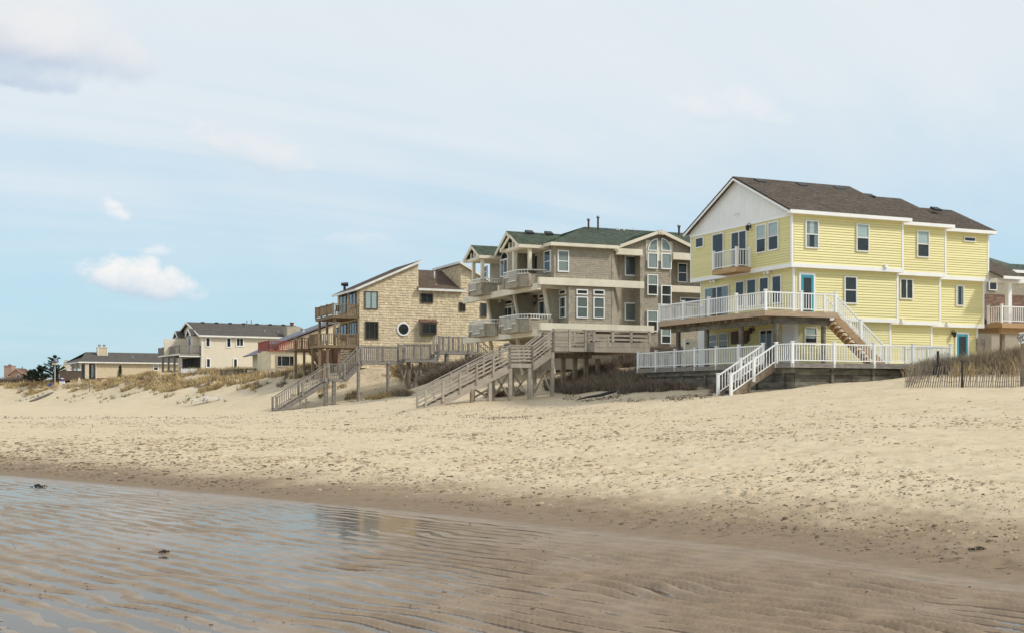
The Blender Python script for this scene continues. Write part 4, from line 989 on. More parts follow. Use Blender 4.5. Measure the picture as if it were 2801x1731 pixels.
    window(r, 'u', 36.9, rect(W0, 'u', 36.9, J(890, 480), J(1088, 545)), 'fixed', 'white', w=.07); window(r, 'u', 36.9, rect(W0, 'u', 36.9, J(890, 610), J(1088, 980)), 'slider', 'white', name='double_door', w=.12)
    window(r, 'u', 36.9, rect(W0, 'u', 36.9, J(1112, 440), J(1185, 510)), 'fixed', 'white', w=.06); window(r, 'u', 36.9, rect(W0, 'u', 36.9, J(1112, 570), J(1185, 800)), 'fixed', 'white', w=.07, pane='pane_soft')
    window(r, 'u', 37.6, rect(W0, 'u', 37.6, J(905, 1350), J(1062, 1480)), 'slider', 'white', pane='pane_soft'); window(r, 'v', 74.9, (38.6, 39.4, 4.7, 5.8), 'fixed', 'white')
    wslab('window', 'interior', r, 'v', 74.9, 40.2, 42.2, 5.3, 6.1, .02, .04)
    window(r, 'v', 75.6, (46.2, 47.0, 9.9, 11.3), 'double', 'white'); window(r, 'v', 75.6, (46.4, 48.4, 8.35, 8.85), 'fixed', 'white'); window(r, 'v', 75.6, (45.0, 45.6, 7.6, 8.8), 'fixed', 'white')
    # rolled awnings and lamp
    a0, a1, z0, z1 = rect(W0, 'u', 36.9, J(835, 410), J(1030, 470)); wslab('rolled_awning', 'cream', r, 'u', 36.9, a0, a1, z0, z1, .02, .3)
    slab('rolled_awning', 'cream', r, *(W0.pv(74.1, J(1870, 200))[0], W0.pv(74.1, J(2190, 200))[0]), 74.0, 74.25, 8.95, 9.1)
    a, z = W0.pv(84.98, J(797, 478)); slab('wall_lamp', 'white', r, a - .08, a + .08, 84.8, 84.97, z - .12, z + .12)
    # flues, vents
    for p0, p1, rad in ((C(1314, 150), C(1318, 242), .07), (C(1409, 125), C(1411, 265), .07), (C(2218, 215), C(2220, 335), .08)):
        x, zt = W0.pv(79.0, p0); _, zb = W0.pv(79.0, p1); o = MB().tube([(x, 79, zb - .3), (x, 79, zt)], rad, 10).build('flue', 'rust_pipe', r); piece('flue_cap', 'metal_gray', o, (x, 79, zt), (rad * 3.4, rad * 3.4, .14), kind='cyl')
    for p0, p1 in ((C(1598, 232), C(1598, 262)), (C(1620, 228), C(1620, 262)), (C(1668, 245), C(1668, 268)), (C(1770, 230), C(1770, 290))):
        x, zt = W0.pv(79.4, p0); _, zb = W0.pv(79.4, p1); piece('vent_pipe', 'white_trim', r, (x, 79.4, (zt + zb) / 2 - .1), (.09, .09, zt - zb + .2), kind='cyl')
    for p, yv in ((C(725, 280), 78.6), (C(918, 290), 78.6), (C(1530, 262), 79.3), (C(1800, 278), 79.3)):
        x, z = W0.pv(yv, p); MB().prism([(x - .28, yv - .2, z - .16), (x + .28, yv - .2, z - .16), (x + .28, yv + .22, z + .06), (x - .28, yv + .22, z + .06)], (0, -.03, .13)).build('roof_vent', 'metal_dark', r)
    # sunburst hung on the porch wall
    a, z = W0.pu(36.86, J(1540, 460)); mb = MB()
    for k in range(16):
        an = 2 * math.pi * k / 16; ra = .42 if k % 2 else .52; e = .09
        mb.prism([(36.84, a + .17 * math.cos(an - .2), z + .17 * math.sin(an - .2)), (36.84, a + ra * math.cos(an + .12), z + ra * math.sin(an + .12)), (36.84, a + .17 * math.cos(an + .2), z + .17 * math.sin(an + .2))], (-.03, 0, 0))
    s_ = mb.build('sunburst_ornament', 'metal_dark', None, 'dark metal sunburst hung on the grey porch wall', 'ornament'); MB().tube([(36.84, a, z), (36.78, a, z)], .2, 14).build('face', 'metal_gray', s_)
gray_house()
# ------------------------------------------------------------------ the tan shake house with shed roofs
def tan_house():
    t = 105.0; u0 = 31.33
    r = thing('beach_house', (u0, t, 4.4), 'tan cedar shake house with sloping shed roofs and round porthole window', 'house')
    S = 'tan_shingle'
    def shk(w, ax, c, poly): return laps(w, ax, c, poly, .225, S, .055, 'shakes', shingle=.2, jit=.028)
    def pblock(poly, y0, y1):
        w = MB().prism([(x, y0, z) for x, z in poly], (0, y1 - y0, 0)).build('wall', 'tan_wall_dark', r); shk(w, 'v', y0, poly); return w
    zb = 4.3
    w = pblock([(u0, zb), (36.87, zb), (36.87, 13.83), (u0, 11.33)], t, 112); shk(w, 'u', u0, [(t, zb), (112, zb), (112, 11.3), (t, 11.3)])
    pblock([(36.87, zb), (40.98, zb), (40.98, 11.4), (36.87, 11.4)], t, 112)
    w = pblock([(40.98, zb), (46.5, zb), (46.5, 10.9), (40.98, 13.95)], t, 112); shk(w, 'u', 40.98, [(t, 11.3), (111, 11.3), (111, 13.9), (t, 13.9)])
    # roofs
    roof(r, [(30.85, 112.3, 11.25), (30.85, t - .35, 11.25), (37.15, t - .35, 14.1), (37.15, 112.3, 14.1)], 24, 'roof_tan', .08, .016, shingle=.3)
    bar('rake_board', 'white_trim', r, (30.85, t - .37, 11.16), (37.17, t - .37, 14.0), .05, .19); slab('fascia', 'white_trim', r, 30.80, 30.86, t - .35, 112.3, 11.05, 11.24)
    roof(r, [(36.75, t - .4, 11.48), (41.3, t - .4, 11.48), (40.97, t + 5, 13.75), (36.88, t + 5, 13.75)], 22, 'roof_tan', .06, .016, shingle=.3)
    slab('fascia', 'white_trim', r, 36.75, 41.35, t - .45, t - .4, 11.3, 11.5)
    roof(r, [(46.9, t - .35, 10.85), (46.9, 112, 10.85), (40.8, 112, 14.13), (40.8, t - .35, 14.13)], 22, 'roof_tan', .08, .016, shingle=.3)
    bar('rake_board', 'white_trim', r, (40.8, t - .37, 14.03), (46.9, t - .37, 10.75), .05, .2); slab('fascia', 'white_trim', r, 40.74, 40.8, t - .35, 112, 13.92, 14.13)
    for p0, p1 in ((D(1210, 208), D(1210, 250)), (D(1224, 322), D(1224, 355))):
        y = t + 2.2 if p0[1] < 750 else t + .8; x, zt = W0.pv(y, p0); _, z0 = W0.pv(y, p1); piece('vent_pipe', 'white_trim', r, (x, y, (zt + z0) / 2 - .1), (.14, .14, zt - z0 + .2), kind='cyl')
    x, z = W0.pv(t + 1.6, D(1315, 315)); sk = MB().prism([(x - .5, t + .9, z - .45), (x + .5, t + .9, z - .45), (x + .5, t + 2.1, z + .06), (x - .5, t + 2.1, z + .06)], (0, -.03, .1)).build('skylight', 'white_trim', r)
    MB().prism([(x - .42, t + .98, z - .3), (x + .42, t + .98, z - .3), (x + .42, t + 2.02, z + .14), (x - .42, t + 2.02, z + .14)], (0, -.006, .014)).build('pane', 'pane', sk)
    x, z = W0.pv(t + 3, D(403, 325)); mb = MB(); mb.tube([(x, t + 3, z - .5), (x, t + 3, z)], .12, 8); mb.tube([(x - .3, t + 3, z), (x + .3, t + 3, z + .02)], [.14, .2], 8); mb.build('turbine_vent', 'metal_dark', r)
    # side windows
    BF = 'brown_frame'
    for a, b, p, q, st, bl in ((580, 382, 699, 548, 'pair', 1.), (585, 652, 704, 814, 'triple', 0), (1083, 404, 1196, 494, 'slider', 0), (1430, 484, 1486, 567, 'slider', 0), (1624, 490, 1678, 614, 'fixed', 0)):
        window(r, 'v', t, rect(W0, 'v', t, D(a, b), D(p, q)), st, BF, w=.09, proud=.13, base=.05, blind=bl)
    a0, a1, z0, z1 = rect(W0, 'v', t, D(1074, 665), D(1219, 778)); bx = MB().box(a0, a1, t - .45, t, z0, z1).build('bay_box', 'gray_wood', r)
    window(r, 'v', t - .46, (a0 + .1, a1 - .1, z0 + .1, z1 - .06), 'slider', BF, w=.07)
    roof(bx, [(a0 - .08, t - .58, z1 + .02), (a1 + .08, t - .58, z1 + .02), (a1 + .04, t, z1 + .32), (a0 - .04, t, z1 + .32)], 3, 'roof_redbrown', .04, .03, shingle=.2)
    x, z = W0.pv(t - .04, D(931, 722)); ro = W0.pv(t, D(988, 722))[0] - x; mb = MB(); n = 28
    for k in range(n):
        a, b = 2 * math.pi * k / n, 2 * math.pi * (k + 1) / n
        mb.prism([(x + ro * math.cos(a), t - .03, z + ro * math.sin(a)), (x + ro * math.cos(b), t - .03, z + ro * math.sin(b)), (x + ro * .78 * math.cos(b), t - .03, z + ro * .78 * math.sin(b)), (x + ro * .78 * math.cos(a), t - .03, z + ro * .78 * math.sin(a))], (0, -.09, 0))
    o = mb.build('porthole_window', 'white', r); pl = [(x + ro * .79 * math.cos(2 * math.pi * k / n), t - .075, z + ro * .79 * math.sin(2 * math.pi * k / n)) for k in range(n)]
    MB().prism(pl, (0, -.004, 0)).build('dark_room', 'interior', o); MB().prism([(a, y - .02, b) for a, y, b in pl], (0, -.004, 0)).build('pane', 'pane', o)
    # ocean side
    for a, b, p, q, st in ((965, 135, 1105, 470, 'pair'), (770, 215, 905, 580, 'slider'), (970, 770, 1125, 1040, 'triple'), (780, 815, 915, 1100, 'slider'), (640, 885, 735, 1060, 'fixed')):
        window(r, 'u', u0, rect(W0, 'u', u0, Q(a, b), Q(p, q)), st, BF, w=.09, proud=.13, base=.05, pane='pane_soft', curtain=True, name='sliding_door' if st == 'slider' else 'window')
    # brick base
    slab('brick_base', 'red_brick', r, u0 - .02, u0 + .1, t + .5, 119, 4.0, 6.3)
    BW = 'brown_wood'
    def deck(x0, x1, y0, y1, zt, tag_, bays=(2, 3)):
        d = MB().box(x0, x1, y0, y1, zt - .25, zt - .04).build('deck', BW, r); y = y0
        while y < y1 - .02: slab('deck_board', BW, d, x0 - .02, x1, y, min(y + .19, y1), zt - .038, zt); y += .2
        railing(r, (x0 + .05, y1, zt), (x0 + .05, y0 + .05, zt), BW, h=1.0, posts=bays[1], sp=.17, bal=.07, post=.14, cap=False, rw=.09); railing(r, (x0 + .05, y0 + .05, zt), (x1 - .1, y0 + .05, zt), BW, h=1.0, posts=bays[0], sp=.17, bal=.07, post=.14, cap=False, ends=(False, True), rw=.09)
        return d
    deck(28.9, u0 - .05, t + .05, 111, 8.92, 1, (1, 3)); deck(27.6, u0 - .05, t + .05, 108, 6.3, 2, (2, 1))
    for x, y in ((29.2, 105.4), (29.2, 108), (29.2, 110.6)):
        slab('deck_post', BW, r, x - .1, x + .1, y - .1, y + .1, 6.3, 8.68)
    for x, y in ((27.8, 105.3), (28.5, 105.3), (29.6, 105.5), (30.9, 105.5), (27.8, 107.7), (29.6, 107.7)): slab('deck_post', BW, r, x - .11, x + .11, y - .11, y + .11, 3.2, 6.06)
    # side deck with solid screen and stair to the sand
    d = MB().box(27.35, 30, 112.6, 116, 6.0, 6.26).build('deck', BW, r)
    railing(r, (27.4, 112.65, 6.26), (28.68, 112.65, 6.26), BW, h=1.0, posts=2, sp=.15, bal=.08, post=.14, cap=False, rw=.09)
    for k in range(3): slab('screen_panel', BW, r, 28.72 + k * .42, 29.1 + k * .42, 112.6, 112.68, 6.2, 7.45)
    stairs(r, 'u', 111.3, 112.3, 28.6, 6.26, 30.4, 3.9, BW, BW, 12); railing(r, (28.6, 111.3, 6.26), (30.4, 111.3, 3.9), BW, h=.9, posts=1, sp=.2, single=False, cap=False)
    for x in (27.5, 28.3, 29.1, 29.8): slab('deck_post', BW, r, x - .1, x + .1, 112.7, 112.9, 3.6, 6.0)
    return r
tan_house()
def deck_chair(loc, rz, label, m='white_plastic'):
    o = thing('deck_chair', loc, label, 'chair', a=rz, frame_off=(0, 0, 0))
    MB().box(-.25, .25, -.22, .25, .40, .44).build('seat', m, o); MB().prism([(-.25, .22, .42), (.25, .22, .42), (.23, .36, .92), (-.23, .36, .92)], (0, .03, 0)).build('backrest', m, o)
    for x, y in ((-.22, -.2), (.22, -.2), (-.22, .24), (.22, .24)): MB().box(x - .02, x + .02, y - .02, y + .02, 0, .4).build('leg', m, o)
    return o
deck_chair((28.3, 105.9, 6.3), R(200), 'small pale chair on the lower brown deck nearest the stair'); deck_chair((30.2, 106.0, 6.3), R(160), 'dark chair on the lower brown deck by the tan wall', 'metal_dark'); deck_chair((29.6, 106.3, 8.92), R(190), 'dark chair on the upper brown deck', 'metal_dark')

# ------------------------------------------------------------------ houses further along the shore
def simple_laps(w, ax, c, poly, m, h=.16): return laps(w, ax, c, poly, h, m, .02, 'siding')
def beige_house():
    ox, oy = 27.19, 162.8; an = R(6.5); fr = Fr(ox, oy, an)
    r = thing('beach_house', (ox, oy, 5.0), 'long two-storey beige sided house with dark roof and square chimney', 'house', a=an, frame_off=(0, 0, 5.0))
    le = fr.pv(0, F(1870, 400))[0]; dp = 11.5; ze = fr.pv(0, F(735, 372))[1]; zr = fr.pv(dp / 2, F(570, 197))[1]; ln = 17.
    w = wall(r, 0, ln, 0, dp, 4.6, ze, 'beige'); simple_laps(w, 'v', 0, [(0, 4.8), (ln, 4.8), (ln, ze), (0, ze)], 'beige'); simple_laps(w, 'u', 0, [(0, 4.8), (dp, 4.8), (dp, ze), (0, ze)], 'beige')
    roof(r, [(-.5, -.4, ze), (ln + .3, -.4, ze), (ln - 2.2, dp / 2, zr), (-.5, dp / 2, zr)], 24, 'roof_dark', .08, .016, shingle=.4)
    roof(r, [(ln + .3, dp + .4, ze), (-.5, dp + .4, ze), (-.5, dp / 2, zr), (ln - 2.2, dp / 2, zr)], 8, 'roof_dark', .08, .016)
    roof(r, [(ln + .3, -.4, ze), (ln + .3, dp + .4, ze), (ln - 2.2, dp / 2 + .01, zr), (ln - 2.2, dp / 2, zr)], 8, 'roof_dark', .08, .016)
    slab('fascia', 'white_trim', r, -.5, ln + .3, -.45, -.38, ze - .22, ze + .0)
    g = MB().prism([(-.02, -.2, ze - .2), (-.02, dp + .2, ze - .2), (-.02, dp / 2, zr - .15)], (.1, 0, 0)).build('gable', 'beige', r)
    for a in (-.4, dp + .4): bar('rake_board', 'white_trim', r, (-.48, a, ze - .1), (-.48, dp / 2, zr - .1), .06, .22)
    wslab('corner_board', 'white_trim', r, 'v', 0, -.03, .12, 4.8, ze - .2, 0, .05)
    for a, b, p, q, st in ((790, 396, 858, 532, 'fixed'), (1070, 403, 1137, 540, 'fixed'), (1198, 403, 1305, 526, 'pair'), (797, 676, 862, 808, 'fixed'), (1160, 679, 1223, 830, 'fixed')):
        window(r, 'v', 0, rect(fr, 'v', 0, F(a, b), F(p, q)), st, 'white', w=.13)
    # ocean side: dormers, arched doors, deck
    for a, s in ((2.2, 1.0), (8.6, 1.0)):
        roof(r, [(-1.2, a - 1.3, ze + .0), (2.0, a - 1.3, ze + .0), (2.0, a, ze + .95), (-1.2, a, ze + .95)], 6, 'roof_dark', .06, .02); roof(r, [(2., a + 1.3, ze), (-1.2, a + 1.3, ze), (-1.2, a, ze + .95), (2., a, ze + .95)], 6, 'roof_dark', .06, .02)
        for b in (a - 1.3, a + 1.3): bar('rake_board', 'white_trim', r, (-1.2, b, ze - .1), (-1.2, a, ze + .84), .06, .2)
        slab('bay_wall', 'beige', r, -.9, 0, a - 1.1, a + 1.1, ze - 2.6, ze - .02); window(r, 'u', -.9, (a - .8, a + .8, ze - 2.4, ze + .1), 'triple', 'white', pane='pane_soft')
    slab('privacy_wall', 'beige', r, -3.4, 0, 5.6, 5.8, ze - 2.5, ze - .35); w = MB().prism([(-3.4, 5.55, ze - 2.5), (-.0, 5.55, ze - 2.5), (-.0, 5.55, ze - .3), (-2.2, 5.55, ze - .3), (-3.4, 5.55, ze - .9)], (0, .2, 0)).build('privacy_wall', 'beige', r)
    zd = fr.pv(.2, F(445, 615))[1]; x0 = fr.pv(.2, F(445, 600))[0]
    d = MB().box(x0, 0, .2, 11, zd - .25, zd).build('deck', 'gray_wood', r); slab('white_edge', 'white_trim', r, x0 - .04, 0, .14, .2, zd - .42, zd - .26); slab('white_edge', 'white_trim', r, x0 - .06, x0, .14, 11, zd - .2, zd - .02)
    railing(r, (x0 + .05, 11, zd), (x0 + .05, .25, zd), 'gray_wood', h=1.05, posts=5, sp=.16, bal=.06, post=.14, single=False, cap=False); railing(r, (x0 + .05, .25, zd), (-.1, .25, zd), 'gray_wood', h=1.05, posts=2, sp=.16, bal=.06, post=.14, single=False, cap=False)
    for x, y in ((x0 + .2, .4), (x0 + .2, 3.4), (x0 + .2, 6.4), (x0 + .2, 9.4)): slab('deck_post', 'gray_wood', r, x - .12, x + .12, y - .12, y + .12, 4.6, zd - .2)
    slab('porch_shade', 'interior', r, -.06, -.02, .6, 9, 5.2, zd - .4)  # dark sheet painted as the shade beneath the deck
    # chimney and roof fittings
    cx0, cx1 = fr.pv(-.6, F(1875, 300))[0], fr.pv(-.6, F(2052, 300))[0]; zc = fr.pv(-.6, F(1960, 255))[1]
    c = MB().box(cx0, cx1, -.9, .5, 4.8, zc).build('chimney', 'stucco_gray', r); MB().tube([((cx0 + cx1) / 2, -.2, zc), ((cx0 + cx1) / 2, -.2, zc + .25), ((cx0 + cx1) / 2, -.2, zc + .5), ((cx0 + cx1) / 2, -.2, zc + .55)], [.22, .22, .3, .3], 10).build('chimney_pot', 'red_brick', c)
    for p0, p1 in ((F(1347, 175), F(1347, 215)), (F(1407, 168), F(1407, 240)), (F(1572, 228), F(1572, 262)), (F(1588, 300), F(1588, 325)), (F(1766, 308), F(1766, 330)), (F(1735, 225), F(1735, 240))):
        y = dp / 2 - .3 if p0[1] < 890 else 2.2; x, zt = fr.pv(y, p0); _, z0 = fr.pv(y, p1); piece('vent_pipe', 'metal_gray', r, (x, y, (zt + z0) / 2 - .2), (.16, .16, zt - z0 + .4), kind='cyl')
    y = 2.6; x, z = fr.pv(y, F(1338, 315)); MB().prism([(x - .6, y - .7, z - .25), (x + .6, y - .7, z - .25), (x + .6, y + .7, z + .2), (x - .6, y + .7, z + .2)], (0, -.03, .12)).build('skylight', 'white_trim', r)
    for k in range(7): MB().box(1.5 + k * 1.9, 1.9 + k * 1.9, dp / 2 - .5, dp / 2 - .1, zr - .18, zr + .06).build('roof_vent', 'metal_dark', r)
beige_house()
def stucco_house():
    ox, oy = 29.68, 133.; r = thing('beach_house', (ox, oy, 4.6), 'low cream stucco house with red railed roof deck and slate roof', 'house')
    zt = 6.75
    wall(r, ox, 36, oy, 140, 4.2, zt, 'stucco'); MB().prism([(ox, oy, 4.2), (ox, 136.6, 4.2), (ox - .5, 135.8, 4.2), (ox - .6, 134.2, 4.2)][::-1], (0, 0, zt - 4.2)).build('bay_wall', 'stucco', r)
    slab('plinth', 'stucco_gray', r, ox - .02, 36, oy - .03, oy, 4.2, 4.85)
    a0, a1, z0, z1 = rect(W0, 'v', oy, F(1738, 634), F(1988, 800)); window(r, 'v', oy, (a0, a1, z0, z1), 'triple', 'taupe_wood', w=.16, proud=.12)
    window(r, 'u', ox - .02, (133.6, 134.2, 5.1, 6.3), 'fixed', 'taupe_wood', w=.1, blind=1.)
    slab('roof_deck', 'red_paint', r, ox - .35, 36, oy - .25, 138, zt, zt + .16)
    u1 = 35.5
    railing(r, (ox - .3, 138, zt + .16), (ox - .3, oy - .2, zt + .16), 'red_paint', h=.95, posts=3, sp=.2, bal=.09, single=False, cap=False, rw=.12); railing(r, (ox - .3, oy - .2, zt + .16), (u1, oy - .2, zt + .16), 'red_paint', h=.95, posts=4, sp=.2, bal=.09, single=True, cap=False, rw=.12)
    # ocean wing with slate roof
    wall(r, 31.2, 36, 141, 150, 4.4, 6.8, 'stucco'); roof(r, [(30.2, 151, 6.7), (30.2, 140, 6.7), (33, 140, 8.0), (33, 151, 8.0)], 6, 'roof_slate', .1, .02); window(r, 'u', 31.2, (143, 146, 4.9, 6.4), 'triple', 'taupe_wood', w=.1, pane='pane_soft')
    # tall wing with slate shed roof
    x0, z0 = W0.pv(139, F(1800, 455)); x1, z1 = W0.pv(139, F(2420, 222))
    MB().prism([(x0, 139.2, 6.5), (x1 + 3, 139.2, 6.5), (x1 + 3, 139.2, z1 + .6), (x1, 139.2, z1 - .35), (x0, 139.2, z0 - .3)], (0, 8, 0)).build('upper_wall', 'stucco', r)
    k = (z1 - z0) / (x1 - x0); roof(r, [(x0 - .6, 148, z0 - .6 * k), (x0 - .6, 138.7, z0 - .6 * k), (x1 + 3.4, 138.7, z1 + 3.4 * k), (x1 + 3.4, 148, z1 + 3.4 * k)], 12, 'roof_slate', .14, .02)
    x, z = W0.pv(140, F(2108, 330)); piece('vent_pipe', 'white_trim', r, (x, 140, z - .1), (.16, .16, .7), kind='cyl')
stucco_house()
def ranch_house():
    ox, oy = 17.58, 205.; an = R(7); fr = Fr(ox, oy, an)
    r = thing('beach_house', (ox, oy, 4.6), 'single-storey tan shingled house with long brown roof at the far left', 'house', a=an, frame_off=(0, 0, 4.6))
    ze = fr.pv(0, G(1385, 470))[1]; ln, dp = 15., 11.; rx, zr = fr.pv(dp / 2, G(1250, 328))
    w = wall(r, 0, ln, 0, dp, 4.3, ze, 'ranch'); laps(w, 'v', 0, [(0, 4.4), (ln, 4.4), (ln, ze), (0, ze)], .16, 'ranch', .025, 'siding', shingle=.5)
    slab('plinth', 'red_brick', r, -.02, ln, -.03, 0, 4.3, 4.75)
    roof(r, [(-2.6, -.5, ze), (ln + .5, -.5, ze), (ln + .5, dp / 2, zr), (rx, dp / 2, zr)], 18, 'roof_dark', .08, .016, shingle=.4); roof(r, [(ln, dp + .5, ze), (-2.6, dp + .5, ze), (rx, dp / 2, zr), (ln, dp / 2, zr)], 6, 'roof_dark', .08, .016)
    slab('fascia', 'white_trim', r, -2.6, ln + .5, -.55, -.5, ze - .22, ze - .01); slab('soffit', 'white_trim', r, -2.6, 0, -.5, dp + .4, ze - .24, ze - .16); slab('fascia', 'white_trim', r, -2.68, -2.6, -.5, dp + .5, ze - .24, ze - .02)
    roof(r, [(-2.6, dp + .5, ze), (-2.6, -.5, ze), (rx - .1, dp / 2 - 1.9, ze + (zr - ze) * .62), (rx - .1, dp / 2 + 1.9, ze + (zr - ze) * .62)], 8, 'roof_dark', .08, .016, shingle=.4)
    MB().prism([(rx, dp / 2 - 1.9, ze + (zr - ze) * .6), (rx, dp / 2 + 1.9, ze + (zr - ze) * .6), (rx, dp / 2, zr - .05)], (.1, 0, 0)).build('gable', 'ranch', r)
    for y in (0.2, 3.2, 6.4): slab('porch_post', 'white_trim', r, -2.3, -2.05, y, y + .25, 4.4, ze - .2)
    wslab('porch_shade', 'brown_shade', r, 'u', 0, .3, dp - .3, 4.6, ze - .3, .02, .04); window(r, 'u', -.03, (1.0, 2.4, 4.8, 6.9), 'slider', 'white', pane='pane_soft'); window(r, 'u', -.03, (6., 7.6, 5., 6.9), 'pair', 'white', pane='pane_soft')  # first slab: dark sheet painting the porch roof's shade onto the wall
    a0, a1, z0, z1 = rect(fr, 'v', 0, G(2228, 505), G(2305, 600)); window(r, 'v', 0, (a0, a1, z0, z1), 'double', 'white', w=.12, blind=.5)
    piece('down_pipe', 'white_trim', r, (.1, -.12, (4.5 + ze) / 2), (.12, .12, ze - 4.6), kind='cyl')
    cx0, cx1 = fr.pv(4, G(1415, 300))[0], fr.pv(4, G(1548, 300))[0]; zc = fr.pv(4, G(1480, 265))[1]
    c = MB().box(cx0, cx1, 3.4, 4.6, ze + .5, zc).build('chimney', 'ranch', r); laps(c, 'v', 3.4, [(cx0, ze + .8), (cx1, ze + .8), (cx1, zc), (cx0, zc)], .16, 'ranch', .025, 'siding')
    for x in (cx0, cx1): slab('corner_board', 'white_trim', c, x - .08, x + .08, 3.33, 3.5, ze + .8, zc)
    slab('chimney_cap', 'white_trim', c, cx0 - .06, cx1 + .06, 3.3, 4.7, zc, zc + .08)
    for x in (cx0 + .35, cx1 - .35): MB().tube([(x, 4, zc + .05), (x, 4, zc + .3), (x, 4, zc + .32), (x, 4, zc + .5)], [.16, .16, .26, .26], 10).build('chimney_pot', 'metal_gray', c)
    x, z = fr.pv(2.6, G(1930, 405)); MB().tube([(x, 2.6, z - .3), (x, 2.6, z), (x, 2.6, z + .12), (x, 2.6, z + .3)], [.2, .14, .05, .03], 8).build('roof_vent', 'metal_gray', r)
    # brown terrace rail in front
    a, z0 = fr.pu(-4.2, G(1215, 585)); 
    for k in range(26): slab('rail_board', 'brown_shade', r, -5.6 + k * .13, -5.48 + k * .13, -.9, -.85, 4.3, 5.75)
    slab('rail_cap', 'brown_shade', r, -5.7, -2.2, -.95, -.8, 5.75, 5.85); slab('terrace', 'brown_shade', r, -5.6, -.1, -.8, 8, 4.2, 4.6)
    for k in range(10): slab('rail_board', 'brown_shade', r, -5.7, -5.65, -.8 + k * .5, -.4 + k * .5, 4.3, 5.75)
    slab('entry_board', 'ranch', r, -1.6, -1.0, -.3, -.1, 4.4, ze - .3)
ranch_house()
def far_houses():
    Y = 228.
    p = pd(Y, G(140, 740)); r = thing('beach_house', (p.x, p.y, 4.3), 'pink stucco house with round window and brown hipped roof, far left', 'house', a=-TH, frame_off=(0, 0, 4.3))
    s = Y / FPX / 5.32; wd = (425 - 140) * s; pk = (245 - 140) * s; top = lambda y: CZ + (HY - (900 + y / 5.32)) / FPX * Y
    MB().prism([(0, 0, 4), (wd, 0, 4), (wd, 0, top(725)), (pk, 0, top(575)), (0, 0, top(650))], (0, 4, 0)).build('wall', 'pink', r)
    roof(r, [(wd + .3, 4.2, top(735)), (wd + .3, -.3, top(735)), (pk, -.3, top(562)), (pk, 4.2, top(562))], 8, 'roof_redbrown', .12, .03); roof(r, [(-.3, -.3, top(665)), (-.3, 4.2, top(665)), (pk, 4.2, top(562)), (pk, -.3, top(562))], 8, 'roof_redbrown', .12, .03)
    bar('rake_board', 'pink', r, (wd + .3, -.34, top(728)), (pk, -.34, top(570)), .06, .2); bar('rake_board', 'pink', r, (-.3, -.34, top(660)), (pk, -.34, top(570)), .06, .2)
    x1 = (510 - 140) * s; roof(r, [(wd - 1.4, .5, top(690)), (x1 + .6, .5, top(715)), ((435 - 140) * s, 4, top(597)), ((285 - 140) * s, 4, top(583))], 10, 'roof_redbrown', .12, .03); slab('wall', 'pink', r, wd - .5, x1, .8, 5, 4, top(710))
    mb = MB(); cx, cz = (272 - 140) * s, top(690); n = 20; ro = 40 * s
    for k in range(n):
        a, b = 2 * math.pi * k / n, 2 * math.pi * (k + 1) / n; kx = .75
        mb.prism([(cx + kx * ro * math.cos(a), -.02, cz + ro * math.sin(a)), (cx + kx * ro * math.cos(b), -.02, cz + ro * math.sin(b)), (cx + kx * ro * .78 * math.cos(b), -.02, cz + ro * .78 * math.sin(b)), (cx + kx * ro * .78 * math.cos(a), -.02, cz + ro * .78 * math.sin(a))], (0, -.1, 0))
    o = mb.build('round_window', 'white_trim', r); MB().prism([(cx + .75 * .8 * ro * math.cos(2 * math.pi * k / n), -.05, cz + .8 * ro * math.sin(2 * math.pi * k / n)) for k in range(n)], (0, -.01, 0)).build('pane', 'roof_slate', o)
    c = MB().box((25 - 140) * s, (135 - 140) * s, 1, 3, 4, top(530)).build('chimney', 'pink', r); slab('chimney_cap', 'pink', c, (18 - 140) * s, (140 - 140) * s, .9, 3.1, top(530), top(520)); MB().tube([((78 - 140) * s, 2, top(520)), ((78 - 140) * s, 2, top(505))], .3, 10).build('chimney_pot', 'metal_dark', c)
    piece('vent_pipe', 'metal_dark', r, ((260 - 140) * s, 2, top(560)), (.14, .14, .7), kind='cyl')
    # white-gabled house behind the ranch house
    Y = 236.; p = pd(Y, G(890, 740)); r = thing('beach_house', (p.x, p.y, 4.3), 'small pale house with brown gable roof behind the ranch house', 'house', a=-TH + R(8), frame_off=(0, 0, 4.3)); s = Y / FPX / 5.32
    top = lambda y: CZ + (HY - (900 + y / 5.32)) / FPX * Y; X = lambda x: (x - 890) * s
    w = MB().prism([(X(890), 0, 4), (X(1030), 0, 4), (X(1030), 0, top(560)), (X(948), 0, top(458)), (X(890), 0, top(610))], (0, 6, 0)).build('wall', 'beige', r)
    roof(r, [(X(1035), -.3, top(560)), (X(1260), -.3, top(560)), (X(1230), 3, top(448)), (X(945), 3, top(448))], 8, 'roof_tan', .1, .03)
    roof(r, [(X(880), -.3, top(625)), (X(880), 5, top(625)), (X(945), 5, top(448)), (X(945), -.3, top(448))], 6, 'roof_tan', .1, .03); bar('rake_board', 'beige', r, (X(885), -.35, top(618)), (X(945), -.35, top(455)), .06, .2)
    bar('rake_board', 'beige', r, (X(1035), -.35, top(562)), (X(945), -.35, top(455)), .06, .2)
    MB().prism([(X(960), -.6, 4), (X(1050), -.6, 4), (X(1050), -.6, top(610)), (X(1005), -.6, top(565)), (X(960), -.6, top(610))], (0, .5, 0)).build('porch', 'white_trim', r)
    MB().prism([(X(1092), 8, top(520)), (X(1215), 8, top(520)), (X(1215), 8, top(412)), (X(1118), 8, top(412))], (0, 3, 0)).build('dormer', 'roof_slate', r); MB().prism([(X(1098), 7.9, top(520)), (X(1150), 7.9, top(520)), (X(1122), 7.9, top(425))], (0, .05, 0)).build('gable', 'beige', r)
    # grey-brown house behind the yellow one
    r = thing('beach_house', (75, 75, 4), 'grey shingled house with dark green roof behind the yellow house', 'house')
